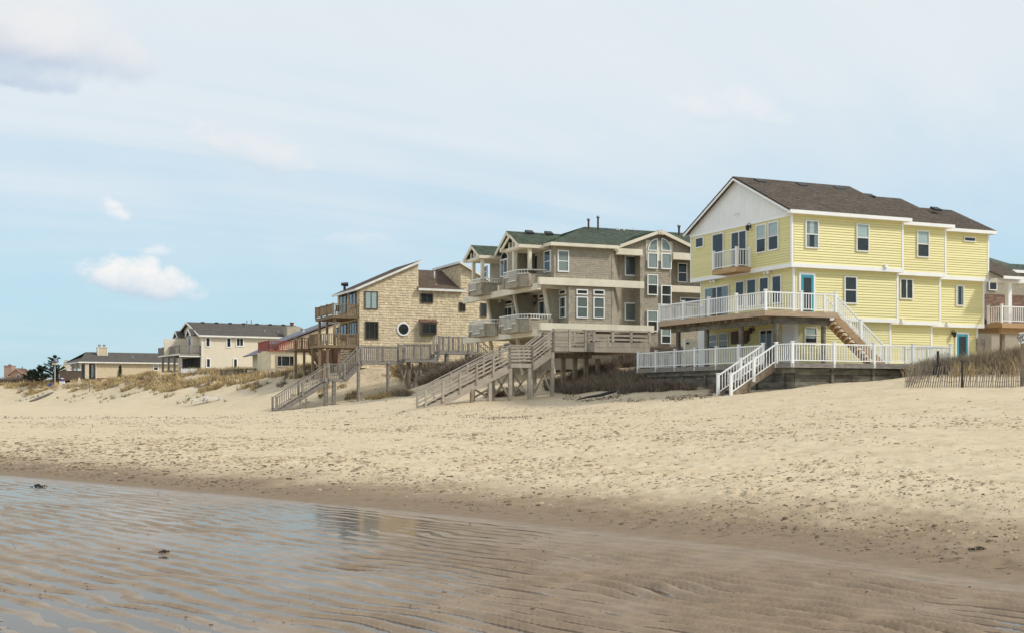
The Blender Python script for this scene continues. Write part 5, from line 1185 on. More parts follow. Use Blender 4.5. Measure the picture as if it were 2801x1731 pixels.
    w = wall(r, 74, 90, 75, 84, 4, 11.9, 'gray_shingle'); laps(w, 'v', 75, [(77.3, 9.9), (90, 9.9), (90, 11.8), (77.3, 11.8)], .16, 'gray_shingle', .02, 'shingles', shingle=.35)
    a0, a1, z0, z1 = rect(W0, 'v', 75, L(386, 340), L(470, 437)); window(r, 'v', 74.95, (a0, a1, z0, z1), 'fixed', 'white', pane='pane_soft')
    q = lambda v, x, y: (lambda a: (a[0], v, a[1]))(W0.pv(v, L(x, y)))
    roof(r, [q(74.5, 380, 105), q(74.5, 560, 226), (q(78, 610, 158)[0], 78, q(78, 610, 158)[2]), (q(78, 380, 90)[0], 78, q(78, 380, 90)[2])], 8, 'roof_green', .06, .02, shingle=.3)
    roof(r, [q(74.5, 556, 224), (90, 74.5, q(74.5, 556, 224)[2]), (q(78, 650, 160)[0] + 3, 78, q(78, 600, 158)[2]), q(78, 590, 158)], 10, 'roof_green', .06, .02, shingle=.3)
    bar('rake_board', 'white', r, q(74.4, 380, 140), q(74.4, 575, 232), .06, .22); slab('fascia', 'white', r, q(74.4, 565, 235)[0], 90, 74.4, 74.47, 11.75, 11.98)
    roof(r, [(72, 71.5, 7.2), (90, 71.5, 7.2), (90, 74.95, q(74.9, 600, 478)[2]), (72, 74.95, q(74.9, 600, 478)[2])], 22, 'roof_redbrown', .06, .03, shingle=.35); wall(r, 72.4, 90, 72, 74.9, 3.5, 7.1, 'gray_shingle', 'porch_wall')
far_houses()
# ------------------------------------------------------------------ beach stairways
def tan_walkway():
    vn, vf = 98.0, 99.4          # near and far rail lines
    GW = 'gray_wood'
    r = thing('beach_stairway', (22.3, 98.5, .4), 'weathered grey wooden stairway and boardwalk with upright balusters, in front of tan house', 'stairway')
    def flat(x0, x1, z, nb, far=True, lattice=False):
        d = MB().box(x0, x1, vn + .05, vf - .05, z - .26, z - .05).build('walkway_frame', GW, r); x = x0
        slab('rim_joist', GW, d, x0, x1, vn - .03, vn + .045, z - .27, z - .02)
        while x < x1 - .02: slab('deck_board', GW, d, x, min(x + .14, x1), vn - .02, vf + .02, z - .045, z); x += .15
        railing(r, (x0, vn, z), (x1, vn, z), GW, h=1.25, posts=nb, sp=.18, bal=.045, post=.13, cap=False, rw=.12, gap=.05, toph=.07); railing(r, (x0, vf, z), (x1, vf, z), GW, h=1.25, posts=nb, sp=.18, bal=.045, post=.13, cap=False, rw=.12, gap=.05, single=False)
    def flight(x0, z0, x1, z1):
        stairs(r, 'u', vn + .02, vf - .02, x0, z0, x1, z1, GW, GW, None, sh=.34)
        for v_ in (vn, vf): railing(r, (x0, v_, z0), (x1, v_, z1), GW, h=1.15, posts=max(1, int(abs(x0 - x1) / 1.8)), sp=.18, bal=.045, post=.12, cap=False, single=(v_ == vn), rw=.14, gap=.1, ends=(False, True), drop=.1)
    q = lambda x, y: W0.pv(vn, H(x, y))
    xf, xa, xb, xc = q(140, 0)[0], q(708, 0)[0], q(878, 0)[0], q(1062, 0)[0]; xd, xe, xg, xh = q(1515, 0)[0], q(1868, 0)[0], q(1898, 0)[0], q(2322, 0)[0]
    z1, z2, z3, z4 = q(800, 690)[1], q(1200, 500)[1], q(1700, 480)[1], q(2100, 395)[1]
    zf = gz(xf, vn) + .02
    flight(xa, z1, xf, zf); flat(xa, xb, z1, 1); flight(xc, z2, xb, z1); flat(xc, xd, z2, 2); 
    vn0, vf0 = vn, vf
    vn, vf = 97.6, 99.4; flat(xd, xe, z3, 2)
    vn, vf = vn0, vf0; flat(xg, xh, z4, 4); stairs(r, 'u', vn, vf, xg, z4, xe, z3, GW, GW, 3)
    flight(xh, z4, xh + 2.6, z4 - 1.9)
    # piles in pairs with cross braces
    for x, rad in ((q(677, 0)[0], .13), (q(765, 0)[0], .13), (q(1032, 0)[0], .15), (q(1352, 0)[0], .14), (q(1575, 0)[0], .17), (q(1705, 0)[0], .1), (q(1990, 0)[0], .12), (q(2215, 0)[0], .13)):
        zt = (z1 if x < xc - .5 else z2 if x < xd - .2 else z3 if x < xg else z4) - .22
        for v_ in (vn + .12, vf - .12):
            zb = gz(x, v_) - .3; piece('pile', 'post_wood' if rad > .16 else GW, r, (x + (.0 if v_ < 99 else .35), v_, (zt + zb) / 2), (rad * 2, rad * 2, zt - zb), kind='cyl' if rad > .13 else 'box')
        if zt - gz(x, vn) > 1.2:
            zb = gz(x, vn); bar('brace', GW, r, (x, vn + .1, zt - .1), (x + .3, vf - .1, zb + .3), .05, .12)
        slab('cap_beam', GW, r, x - .1, x + .1, vn - .1, vf + .1, zt - .02, zt + .18)
    x0, x1 = q(1470, 0)[0], q(1700, 0)[0]
    for a, b in ((x0 + .05, x0 + .75), (x0 + .75, x0 + .05), (x1 - .75, x1 - .05), (x1 - .05, x1 - .8)): bar('brace', GW, r, (a, vn + .05, z3 - .4), (b, vn + .05, gz(b, vn) + .2), .05, .11)
    for x in (q(405, 0)[0], q(465, 0)[0]): slab('pile', GW, r, x - .06, x + .06, vn - .02, vn + .1, gz(x, vn) - .3, gz(x, vn) + .9)
    return xc, xd, z2
tan_walkway()
def gray_walkway():
    vn, vf = 66.2, 67.7; TW = 'taupe_wood'
    r = thing('beach_stairway', (23.8, 67, 1.1), 'taupe painted stairway with horizontal rail boards, in front of grey duplex', 'stairway')
    q = lambda x, y: W0.pv(vn, E(x, y))
    def board_rail(p, p2, v_, boards=4, h=1.08, n=1, name='railing', ends=(1, 1)):
        p, p2 = Vector((p[0], v_, p[1])), Vector((p2[0], v_, p2[1])); U = Vector((0, 0, 1))
        o = MB().beam(p + U * h, p2 + U * h, .15, .05).build(name, TW, r)
        for k in range(boards): bar('rail_board', TW, o, p + U * (.12 + k * (h - .1) / boards + .06), p2 + U * (.12 + k * (h - .1) / boards + .06), .035, .085)
        for k in range(n + 1):
            if (k == 0 and not ends[0]) or (k == n and not ends[1]): continue
            b = p.lerp(p2, k / n); piece('post', TW, o, (b.x, b.y, b.z + h / 2 - .1), (.11, .12, h + .25))
        return o
    xf = q(90, 0)[0]; zf = gz(xf, 67) + .02; xa, za = q(915, 478); xb = q(1137, 0)[0]; xc, zc = q(1345, 318); xd = q(1660, 0)[0]
    for (x0, z0, x1, z1, n) in ((xa, za, xf, zf, 5), (xc, zc, xb, za, 1)):
        stairs(r, 'u', vn + .02, vf - .02, x0, z0, x1, z1, TW, TW, None, sh=.42)
        for v_ in (vn, vf): board_rail((x1, z1), (x0, z0), v_, 4, 1.02, n)
    for (x0, x1, z) in ((xa, xb, za), (xc, xd, zc)):
        d = MB().box(x0, x1, vn + .05, vf - .05, z - .24, z - .04).build('landing', TW, r); x = x0; slab('rim_joist', TW, d, x0, x1, vn - .03, vn + .045, z - .25, z - .01); slab('rim_joist', TW, d, x0 - .04, x0, vn, vf, z - .25, z - .042)
        while x < x1 - .02: slab('deck_board', TW, d, x, min(x + .14, x1), vn - .02, vf, z - .038, z); x += .15
        board_rail((x0, z), (x1, z), vn, 5, 1.08, 2 if x1 - x0 > 1.5 else 1); board_rail((x0, z), (x1, z), vf, 5, 1.08, 1)
    # wide platform
    vp = 66.0; qp = lambda x, y: W0.pv(vp, E(x, y)); x0, x1 = qp(1680, 0)[0], qp(2290, 0)[0]; zt = qp(2000, 272)[1]; zb = qp(2000, 368)[1]; xm = qp(1745, 0)[0]
    d = MB().prism([(x0, vp + .6, zb), (xm, vp, zb), (x1, vp, zb), (x1, 71.5, zb), (x0, 71.5, zb)], (0, 0, zt - zb - .05)).build('platform', TW, r)
    slab('rim_joist', TW, d, xm, x1, vp - .05, vp - .003, zb - .02, zb + .28)
    n = 30
    for k in range(n): a = xm + (x1 - xm) * k / n; slab('skirt_board', TW, d, a + .006, a + (x1 - xm) / n - .006, vp - .03, vp - .002, zb + .3, zt)
    for k in range(20): slab('deck_board', TW, d, x0 + (x1 - x0) * k / 20, x0 + (x1 - x0) * (k + 1) / 20 - .01, vp + .62, 71.5, zt - .045, zt)
    o = MB().box(xm - .05, x1 + .05, vp - .08, vp + .1, zt + .68, zt + .73).build('railing', TW, r)
    for k in range(4):
        x = xm + (x1 - xm) * k / 3; slab('post', TW, o, x - .08, x + .08, vp - .05, vp + .07, zt, zt + .7)
        if k < 3:
            for zz in (.1, .34): slab('rail_board', TW, o, x + .08, x + (x1 - xm) / 3 - .08, vp - .02, vp + .015, zt + zz, zt + zz + .14)
    bar('rail_board', TW, o, (x0, vp + .6, zt + .25), (xm, vp, zt + .25), .04, .16); bar('rail_board', TW, o, (x0, vp + .6, zt + .55), (xm, vp, zt + .55), .04, .16); bar('top_rail', TW, o, (x0, vp + .6, zt + .7), (xm, vp, zt + .7), .14, .05)
    board_rail((x0, zt), (x1, zt), 71.4, 3, .75, 3)
    # posts
    slab('cap_beam', 'post_wood', r, xc - .4, q(1815, 0)[0], vf - .25, vf - .05, zc - .62, zc - .28)
    for px in (1445, 1560, 1670, 1785):
        x = W0.pv(vf - .2, E(px, 500))[0]; zb_ = gz(x, vf) - .4; slab('pile', 'post_wood', r, x - .12, x + .12, vf - .26, vf - .04, zb_, zc - .6)
    for px, zt_ in ((640, None), (840, za), (1030, za), (1255, zc)):
        x, xr = q(px, 0)[0], q(px + 85, 0)[0]
        if zt_ is None: zt_ = zf + (za - zf) * (x - xf) / (xa - xf) - .1
        for xx, v_ in ((xr, vn + .1), (x, vf - .1)):
            zb_ = gz(xx, v_) - .3; slab('pile', TW, r, xx - .1, xx + .1, v_ - .1, v_ + .1, zb_, zt_ - .2)
        zb_ = gz(x, vn); bar('brace', TW, r, (x, vf - .1, zt_ - .5), (xr, vn + .1, zb_ + .2), .05, .11); bar('brace', TW, r, (x, vf - .1, zb_ + .2), (xr, vn + .1, zt_ - .5), .05, .11)
    x = q(550, 0)[0]; slab('pile', 'post_wood', r, x - .1, x + .1, vn, vn + .2, gz(x, vn) - .3, gz(x, vn) + .75)
gray_walkway()
# ------------------------------------------------------------------ slat sand fence, sign
def picket_fence():
    r = thing('sand_fence', (36, 38.6, 2), 'leaning weathered wooden slat sand fence in front of the brush', 'fence')
    def run(p, q, n, z0, z1, lean=.0, hid=False):
        p, q = Vector(p), Vector(q); d = q - p; rz = math.atan2(d.y, d.x)
        for i in range(n):
            c = p + d * ((i + .5) / n); g = gz(c.x, c.y); h = random.uniform(.9, 1.02); le = lean * (1 - i / n) + random.uniform(-.07, .07)
            piece('picket', 'picket', r, (c.x + d.normalized().x * le * h * .4, c.y + d.normalized().y * le * h * .4, g + h / 2 - .12), (.038, .012, h), (random.uniform(-.05, .05), le, rz))
        for f in (.25, .72):
            mb = MB(); pts = [p + d * k / 24 for k in range(25)]; mb.tube([(a.x, a.y, gz(a.x, a.y) + f * .85 + .03 * math.sin(k * .9)) for k, a in enumerate(pts)], .006, 4); mb.build('wire', 'metal_dark', r)
    a = pd(50, B(640, 1390)); b = pd(49.6, B(1005, 1392)); c = pd(48.6, B(1500, 1400)); run(a, b, 24, 0, 0, .33); run(b, c, 34, 0, 0, .12)
    e = pd(55, B(760, 1240)); f_ = pd(60, B(930, 1200)); run(a, e, 26, 0, 0, .15); run(e, f_, 30, 0, 0, .1)
    for p in (B(1005, 1392), B(1385, 1400)): x = pd(49.4, p); slab('post', 'black', r, x.x - .03, x.x + .03, x.y - .03, x.y + .03, gz(x.x, x.y) - .2, gz(x.x, x.y) + 1.08)
    x = pd(55, B(850, 1240)); slab('post', 'black', r, x.x - .04, x.x + .04, x.y - .04, x.y + .04, gz(x.x, x.y) - .2, gz(x.x, x.y) + 1.15)
picket_fence()
def sign():
    Y = 49.0; p = pd(Y, L(752, 1100)); g = gz(p.x, p.y); c = pd(Y, L(752, 925)); w, h = 92 / 3.78 * Y / FPX, 112 / 3.78 * Y / FPX
    r = thing('beach_sign', (p.x, p.y, g), 'white tilted sign asking people to keep off the dunes', 'sign', a=-TH, frame_off=(0, 0, g))
    slab('post', 'post_wood', r, -.05, .05, .02, .12, g - .2, c.z + .2)
    o = MB().prism([(-w / 2, 0, c.z - h / 2), (w / 2, 0, c.z - h / 2 + .06), (w / 2, 0, c.z + h / 2 + .06), (-w / 2, 0, c.z + h / 2)], (0, .018, 0)).build('board', 'sign_white', r)
    for k, (txt, s) in enumerate((('PLEASE', .125), ('KEEP OFF', .125), ('DUNES', .125))):
        cu = bpy.data.curves.new('lettering', 'FONT'); cu.body = txt; cu.size = s; cu.align_x = 'CENTER'; cu.align_y = 'CENTER'; cu.offset = .004
        tmp = bpy.data.objects.new('lettering', cu); me = bpy.data.meshes.new_from_object(tmp); bpy.data.objects.remove(tmp)
        to = bpy.data.objects.new('lettering', me); COL.objects.link(to); me.materials.clear(); me.materials.append(MATS['black']); to.parent = o
        to.location = Vector((0, -.006, c.z + h / 2 - .10 - k * .105 + .03)) - off(o); to.rotation_euler = (R(90), -.12, 0)
    mb = MB()
    for x0, x1 in ((-.15, -.11), (-.09, -.02), (0., .03), (.05, .14)): mb.box(x0, x1, -.008, -.003, c.z - .09 + x0 * .13, c.z - .07 + x0 * .13)      # small print
    for x0 in (-.12, .09): mb.box(x0, x0 + .045, -.008, -.003, c.z - .19, c.z - .135)                                                                       # pictograms
    mb.build('small_print', 'black', o)
sign()
# ------------------------------------------------------------------ vegetation
def blades(name, pts, mt, n, h, spread, label, cat, width=.02, lean=.5, kind='stuff', parent=None, curl=.35, rad=.18, wind=(.25, -.1)):
    """tufts of bent tapering blades at the given (x, y, z, scale) points, one mesh"""
    pts = np.asarray(pts, float); k = len(pts) * n; rng = np.random.default_rng(len(pts) + n)
    base = np.repeat(pts, n, axis=0); an = rng.random(k) * 2 * math.pi; rr = rng.random(k) ** .6 * rad * base[:, 3]
    root = base[:, :3] + np.stack([np.cos(an) * rr, np.sin(an) * rr, np.full(k, -.04)], -1)
    L_ = h * base[:, 3] * (.55 + .6 * rng.random(k)); le = lean * rng.random(k) ** .8; a2 = an + rng.normal(0, .7, k)
    dirv = np.stack([np.cos(a2) * le + wind[0], np.sin(a2) * le + wind[1], np.ones(k)], -1); dirv /= np.linalg.norm(dirv, axis=1)[:, None]
    mid = root + dirv * (L_ * .55)[:, None]; d2 = dirv + np.stack([np.cos(a2) * curl, np.sin(a2) * curl, -curl * np.ones(k)], -1); d2 /= np.linalg.norm(d2, axis=1)[:, None]
    tip = mid + d2 * (L_ * .5)[:, None]
    w = width * (.6 + .8 * rng.random(k)); a3 = rng.random(k) * 2 * math.pi; sd = np.stack([np.cos(a3), np.sin(a3), np.zeros(k)], -1) * w[:, None]
    V = np.stack([root - sd, root + sd, mid + sd * .7, mid - sd * .7, tip], 1).reshape(-1, 3)
    i = np.arange(k)[:, None] * 5
    me = bpy.data.meshes.new(name); q = (i + np.array([0, 1, 2, 3])); t_ = (i + np.array([3, 2, 4]))
    loops = np.concatenate([q, t_], 1).ravel().astype(np.int32); ls = (np.arange(k)[:, None] * 7 + np.array([0, 4])).ravel().astype(np.int32)
    me.vertices.add(len(V)); me.vertices.foreach_set('co', V.astype(np.float32).ravel()); me.loops.add(len(loops)); me.loops.foreach_set('vertex_index', loops)
    me.polygons.add(2 * k); me.polygons.foreach_set('loop_start', ls)
    try: me.polygons.foreach_set('loop_total', np.tile([4, 3], k).astype(np.int32))
    except Exception: pass
    me.update(calc_edges=True); me.materials.append(MATS[mt])
    o = bpy.data.objects.new(name, me); COL.objects.link(o); o.parent = parent
    return tag(o, label, cat, kind=kind)
def inside_house(u, v):
    for (x0, x1, y0, y1) in ((35, 54, 47, 62.6), (36.5, 54, 73.2, 87), (31, 47, 104.5, 113), (29, 40, 132.5, 150), (24, 46, 162, 178), (14, 34, 203, 222), (36.5, 39.3, 66, 70.5)):
        if x0 < u < x1 and y0 < v < y1: return True
    return False
def scatter(n, Y0, Y1, px0, px1, cond, sc=(.7, 1.3), seed=1):
    rng = np.random.default_rng(seed); Y = Y0 + (Y1 - Y0) * rng.random(n); px = px0 + (px1 - px0) * rng.random(n); t = (px - CX) / FPX
    u, v = Y * (SN + CS * t), Y * (CS - SN * t); z = base_h(u, v); nz = fbm(u * .16, v * .16, 201, 3) ; nz2 = fbm(u * .55, v * .55, 207, 2)
    out = []
    for a, b, c, d, e, y, p in zip(u, v, z, nz, nz2, Y, px):
        if cond(a, b, c, d, e, y, p) and not inside_house(a, b): out.append((a, b, c, rng.uniform(*sc)))
    return out
def vegetation():
    # golden dune grass along the left dunes
    top = scatter(26000, 104, 200, -40, 900, lambda u, v, z, n, m, Y, p: z > 2.5 + 1.8 * n and (n + 1.1 * m) > .02, (.6, 1.3), 3)
    blades('dune_grass', top, 'straw', 12, .62, 1, 'golden dry grass covering the dunes on the left', 'grass', width=.030, lean=.7)
    dark = scatter(5200, 104, 200, -40, 900, lambda u, v, z, n, m, Y, p: z > 2.5 and m > .10, (.7, 1.2), 4)
    blades('dune_brush', dark, 'twig', 14, .6, 1, 'dark dead brush among the golden dune grass', 'brush', width=.03, lean=.8)
    grn = scatter(6000, 95, 190, -40, 1180, lambda u, v, z, n, m, Y, p: 1.05 < z < 3.0 and m > .20, (.45, .85), 5)
    blades('beach_grass', grn, 'green_blade', 9, .6, 1, 'thin greenish tufts on the lower dune slope', 'grass', width=.022, lean=.8)
    # scrub beneath the boardwalks and between the houses
    sc1 = scatter(9000, 86, 112, 880, 1330, lambda u, v, z, n, m, Y, p: z > 1.75 and n + .8 * m > .22, (.5, 1.0), 6)
    blades('scrub', sc1, 'twig', 12, .75, 1, 'bare brown scrub beneath the grey boardwalk', 'brush', width=.016, lean=.9)
    g2 = scatter(6000, 88, 112, 860, 1330, lambda u, v, z, n, m, Y, p: z > 1.5 and n + m > .12, (.5, 1.0), 16)
    blades('dune_grass', g2, 'straw', 9, .6, 1, 'sparse straw grass on the sand beneath the grey boardwalk', 'grass', width=.018, lean=.9)
    hedge = scatter(2000, 100, 105, 1160, 1340, lambda u, v, z, n, m, Y, p: True, (1.0, 1.5), 26)
    blades('scrub', hedge, 'twig', 20, 1.0, 1, 'dense dark brown thicket against the tan house foot', 'brush', width=.022, lean=.9, rad=.35)
    sc2 = scatter(14000, 62, 90, 1490, 1990, lambda u, v, z, n, m, Y, p: z > 2.0 - .4 * m and (u > 32.6) and (p > 1565 or n + m > .25), (.5, 1.1), 7)
    blades('scrub', sc2, 'twig', 14, .85, 1, 'grey-brown brush on the bank between grey duplex and yellow house', 'brush', width=.013, lean=.9)
    g3 = scatter(5200, 64, 88, 1500, 1940, lambda u, v, z, n, m, Y, p: z > 2.1 and n + m > .05, (.6, 1.0), 8)
    blades('dune_grass', g3, 'straw', 8, .8, 1, 'straw stems in the brush left of the yellow house', 'grass', width=.010, lean=.8)
    g4 = scatter(9000, 51.5, 62, 2380, 2830, lambda u, v, z, n, m, Y, p: u > 36.4 and v < 52.3 and (v < 47.2 or u > 46) and z > 2.75, (.6, 1.15), 9)
    blades('scrub', g4, 'twig', 17, .72, 1, 'dense brown brush on the dune behind the slat fence', 'brush', width=.011, lean=.9)
    g5 = scatter(1500, 51.5, 60, 2380, 2830, lambda u, v, z, n, m, Y, p: u > 36.4 and v < 52.3 and (v < 47.2 or u > 46) and z > 2.6 and (n + m > -.15 or p > 2640), (.7, 1.3), 10)
    blades('dune_grass', g5, 'straw', 9, .8, 1, 'tall straw grass mixed in the brush behind the slat fence', 'grass', width=.009, lean=.75)
    tw = scatter(2400, 58, 74, 1540, 1960, lambda u, v, z, n, m, Y, p: 30.5 < u < 34.8 and z < 2.4 and m + n > -.1, (.2, .4), 11)
    blades('driftwood_litter', tw, 'bark', 6, .6, 1, 'twigs and litter washed against the bank left of the white stair', 'debris', width=.014, lean=3.)
    # wrack lines and dark bits on the sand
    rng = np.random.default_rng(12); pts = []
    for _ in range(3000):
        px = rng.uniform(-50, 2850); py = rng.choice([1142 + rng.normal(0, 2.2), 1150 + rng.exponential(35), 1095 + rng.uniform(0, 45)], p=[.62, .28, .10])
        z = .7
        for _i in range(6):
            if py < HY + 12: break
            p = pz(min(z, 1.45), (px, py)); z = gz(p.x, p.y)
        if HY + 12 < py < 1330 and shore_dist(p.x, p.y) > 1.5 and p.y < 120: pts.append((p.x, p.y, float(ground_z(p.x, p.y)) + .015, rng.uniform(.2, .75) * (1.6 if rng.random() < .06 else 1) * min(1., math.hypot(p.x, p.y) / 62) * (1.35 if 1137 < py < 1147 else 1.)))
    blades('wrack_line', pts, 'weed', 6, .15, 1, 'scattered dark seaweed bits and wrack along the sand', 'seaweed', width=.022, lean=3.5, rad=.2, wind=(0, 0))
vegetation()
def sand_clods(name, mt, n, wetter, label):
    rng = np.random.default_rng(77 + n)
    Y = (8 if wetter == 2 else 11) + 62 * rng.random(n) ** 1.15; X = (rng.random(n) * 2 - 1) * (Y * .45 + 2); u, v = SN * Y + CS * X, CS * Y - SN * X; d = shore_dist(u, v)
    dens = np.clip(.30 + 1.3 * fbm(u * .3, v * .3, 301, 3) + 1.5 * fbm(u * .8, v * .05, 321, 3) + 1.1 * fbm(u * 1.3, v * 1.3, 311, 2), .02, 1.) * smooth(d, .8, 2.6) * (.55 + .75 * np.exp(-((d - 4.5) / 2.6) ** 2))
    dens = dens * (1 - .85 * smooth(base_h(u, v), 1.0, 1.3))
    if wetter == 2: dens = np.clip(.02 + .9 * fbm(u * 1.2, v * 1.2, 341, 3), 0, 1) * smooth(-d, .2, 1.) * (Y < 24)
    elif wetter: dens = np.clip(.7 + 1.4 * fbm(u * .5, v * .3, 331, 3) + 1.4 * fbm(u * 2., v * 1.4, 337, 2), 0, 1) * smooth(d, .25, .9) * (1 - smooth(d, 2.5, 7.))
    ok = (rng.random(n) < dens) & (u < 34) & (v < 66 + (u < 22) * 30); u, v, Y = u[ok], v[ok], Y[ok]; k = len(u); z = ground_z(u, v)
    w = rng.uniform(.018, .066, k) * (1 + .8 * (rng.random(k) < .10)) * np.clip(Y / 30, .55, 1.15) * (.6 if wetter == 2 else 1.); h = w * rng.uniform(.16, .42, k); a = rng.random(k) * 6.283; asp = rng.uniform(.4, .9, k); q = []
    for j in range(5):
        b = a + j * 6.283 / 5 + rng.normal(0, .25, k); r_ = w * rng.uniform(.7, 1.2, k); q.append(np.stack([u + np.cos(b) * r_, v + np.sin(b) * r_ * asp, z - .03], -1))
    for j in range(5): f_ = rng.uniform(.5, .75, k)[:, None]; c_ = np.stack([u, v, z], -1); p_ = c_ + (q[j] - c_) * f_; p_[:, 2] = z + h * rng.uniform(.55, 1.05, k); q.append(p_)
    V = np.stack(q, 1).reshape(-1, 3); i = np.arange(k)[:, None] * 10
    fs = np.concatenate([i + np.array(t_) for j in range(5) for t_ in ((j, (j + 1) % 5, 5 + (j + 1) % 5), (j, 5 + (j + 1) % 5, 5 + j))] + [i + np.array((5, 6, 7)), i + np.array((5, 7, 8)), i + np.array((5, 8, 9))], 0)
    me = bpy.data.meshes.new(name); me.vertices.add(len(V)); me.vertices.foreach_set('co', V.astype(np.float32).ravel()); me.loops.add(fs.size); me.loops.foreach_set('vertex_index', fs.ravel().astype(np.int32))
    me.polygons.add(len(fs)); me.polygons.foreach_set('loop_start', (np.arange(len(fs)) * 3).astype(np.int32))
    me.polygons.foreach_set('use_smooth', np.ones(len(fs), bool)); me.update(calc_edges=True); me.materials.append(MATS[mt]); o = bpy.data.objects.new(name, me); COL.objects.link(o)
    tag(o, label, 'sand', kind='stuff')
sand_clods('sand_clods', 'damp_sand', 110000, False, 'kicked-up damp sand clods strewn over the dry beach')
sand_clods('worm_casts', 'wet_sand', 30000, 2, 'small dark sand casts dotted over the wet rippled flat')
sand_clods('wet_sand_clods', 'wet_sand', 60000, True, 'dark wet sand crumbs and scuffs along the damp brown strip')
def clump(p, s, label, m='weed', name='seaweed_clump', n=60, flat=.5):
    rng = random.Random(int(p[0] * 100)); mb = MB(); g = float(ground_z(p[0], p[1]))
    for _ in range(n):
        a = rng.random() * 6.28; rr = rng.random() ** .7 * s; x, y = p[0] + math.cos(a) * rr * 1.5, p[1] + math.sin(a) * rr; h = s * flat * max(0, 1 - rr / s) + .012
        b = rng.random() * 6.28; l = s * rng.uniform(.15, .4); mb.beam((x, y, g + h * rng.random()), (x + math.cos(b) * l, y + math.sin(b) * l, g + h * rng.random() + .01), s * .12, s * .10)
    return mb.build(name, m, None, label, 'seaweed', origin=(p[0], p[1], g))
def beach_bits():
    for i, ((px, py), s, lab) in enumerate((((105, 1331), .10, 'dark seaweed mound at the far left edge of the wet flat'), ((450, 1516), .045, 'small dark seaweed clump lying in shallow water'))):
        p = pz(.0, (px, py)); clump(p, s, lab)
    p = pz(.17, (2675, 1474)); clump(p, .07, 'dark rough driftwood chunk on the damp sand at right', 'bark', 'driftwood', 40, .35)
    for px, py, lab in ((950, 1151, 'dark lump of weed on the dry sand below the grey stairway foot'), (2640, 1245, 'brown lump on the dry sand at upper right'), (2290, 1205, 'dark scrap on the open sand below the yellow house')):
        p = pz(.55, (px, py)); clump(p, .13 if px < 1000 else .05, lab)
    # black drain pipe half buried in the bank
    pts = [pd(67.5, Mz(400, 1028)), pd(67.2, Mz(560, 985)), pd(67, Mz(760, 955)), pd(67, Mz(900, 915)), pd(67.5, Mz(980, 900))]
    pts = [Vector((p.x, p.y, max(p.z, gz(p.x, p.y) + .04))) for p in pts]
    MB().tube(pts, [.02, .06, .09, .09, .07], 10).build('drain_pipe', 'black', None, 'black flexible pipe lying on the bank below the taupe platform', 'pipe', smooth=True)
    # heaps of reddish brush
    for p, s, lab in ((E(775, 675), .55, 'reddish brush heap beneath the taupe stair, left one'), (E(930, 715), .8, 'brown brush heap beneath the taupe landing')):
        q = pd(76, p); rng = random.Random(5); mb = MB(); g = gz(q.x, q.y)
        for _ in range(420):
            a = rng.random() * 6.28; rr = rng.random() ** .6 * s; x, y = q.x + math.cos(a) * rr * 1.3, q.y + math.sin(a) * rr; h = s * .75 * (1 - (rr / s) ** 2); z0 = g + rng.random() * h
            b = rng.random() * 6.28; l = rng.uniform(.15, .4); mb.beam((x, y, z0), (x + math.cos(b) * l, y + math.sin(b) * l, z0 + rng.uniform(-.15, .2)), .018, .018)
        mb.build('brush_heap', 'rope_red' if s < .6 else 'twig', None, lab, 'brush', origin=(q.x, q.y, g))
    # wooden hand rail down the dune
    a, b = pd(113, F(1100, 1232)), pd(118, F(1500, 978)); r = thing('hand_rail', (a.x, a.y, gz(a.x, a.y)), 'short wooden hand rail descending the dune slope', 'hand rail')
    bar('top_rail', 'post_wood', r, a, b, .12, .07); bar('top_rail', 'post_wood', r, a + Vector((.1, .7, .0)), b + Vector((.1, .7, .0)), .12, .07)
    for f in (.06, .2, .45, .56): c = a.lerp(b, f); g = gz(c.x, c.y); slab('post', 'post_wood', r, c.x - .06, c.x + .06, c.y - .06, c.y + .06, min(g, c.z - .5) - .1, c.z - .03)
    # white lounge chairs tipped on the sand
    for k, (dx, dy, rz, lab) in enumerate(((0., 0., .3, 'white folding lounge chair tipped over on the dune foot, upper one'), (.55, -.7, .15, 'white folding lounge chair lying flat on the dune foot, lower one'))):
        c = pd(112, F(720 + 60 * k, 1300)); x, y = c.x + dx, c.y + dy; g = gz(x, y); o = thing('lounge_chair', (x, y, g), lab, 'chair', 'tipped lounge chairs', a=rz - TH, frame_off=(0, 0, 0))
        for i in range(9): MB().box(-.85 + i * .19, -.70 + i * .19, -.3, .3, .42 - .02 * i, .45 - .02 * i).build('slat', 'white_plastic', o)
        for s_ in (-.32, .32): MB().beam((-.9, s_, .40), (.95, s_, .22), .05, .05).build('side_rail', 'white_plastic', o)
        for x_, s_ in ((-.75, -.3), (-.75, .3), (.55, -.3), (.55, .3)): MB().beam((x_ + .1, s_, .4), (x_ - .05, s_, -.02), .05, .05).build('leg', 'metal_gray', o)
        for s_ in (-.28, .28): MB().beam((.1, s_, .36), (.75, s_, .72), .05, .05).build('arm', 'white_plastic', o)
    # white bench on the dune crest
    a = pd(152, F(465, 885)); o = thing('garden_bench', (a.x, a.y, a.z), 'white slatted bench standing on the dune by the beige house deck', 'bench', a=-TH, frame_off=(0, 0, 0))
    for i in range(5): MB().box(0, 1.9, 0, .04, .1 + i * .11, .18 + i * .11).build('back_slat', 'white', o)
    for x in (0, .62, 1.24, 1.86): MB().box(x, x + .06, -.03, .07, -.15, .66).build('post', 'white', o)
    MB().box(0, 1.9, -.45, 0, .05, .1).build('seat', 'white', o)
    # dark weathered deck rail in front of the beige house
    a, b = pd(142, F(990, 838)), pd(141, F(1575, 818)); r = thing('deck_fence', (a.x, a.y, a.z - .5), 'low dark weathered deck rail among the dune grass', 'fence')
    c = pd(146, F(1500, 800))
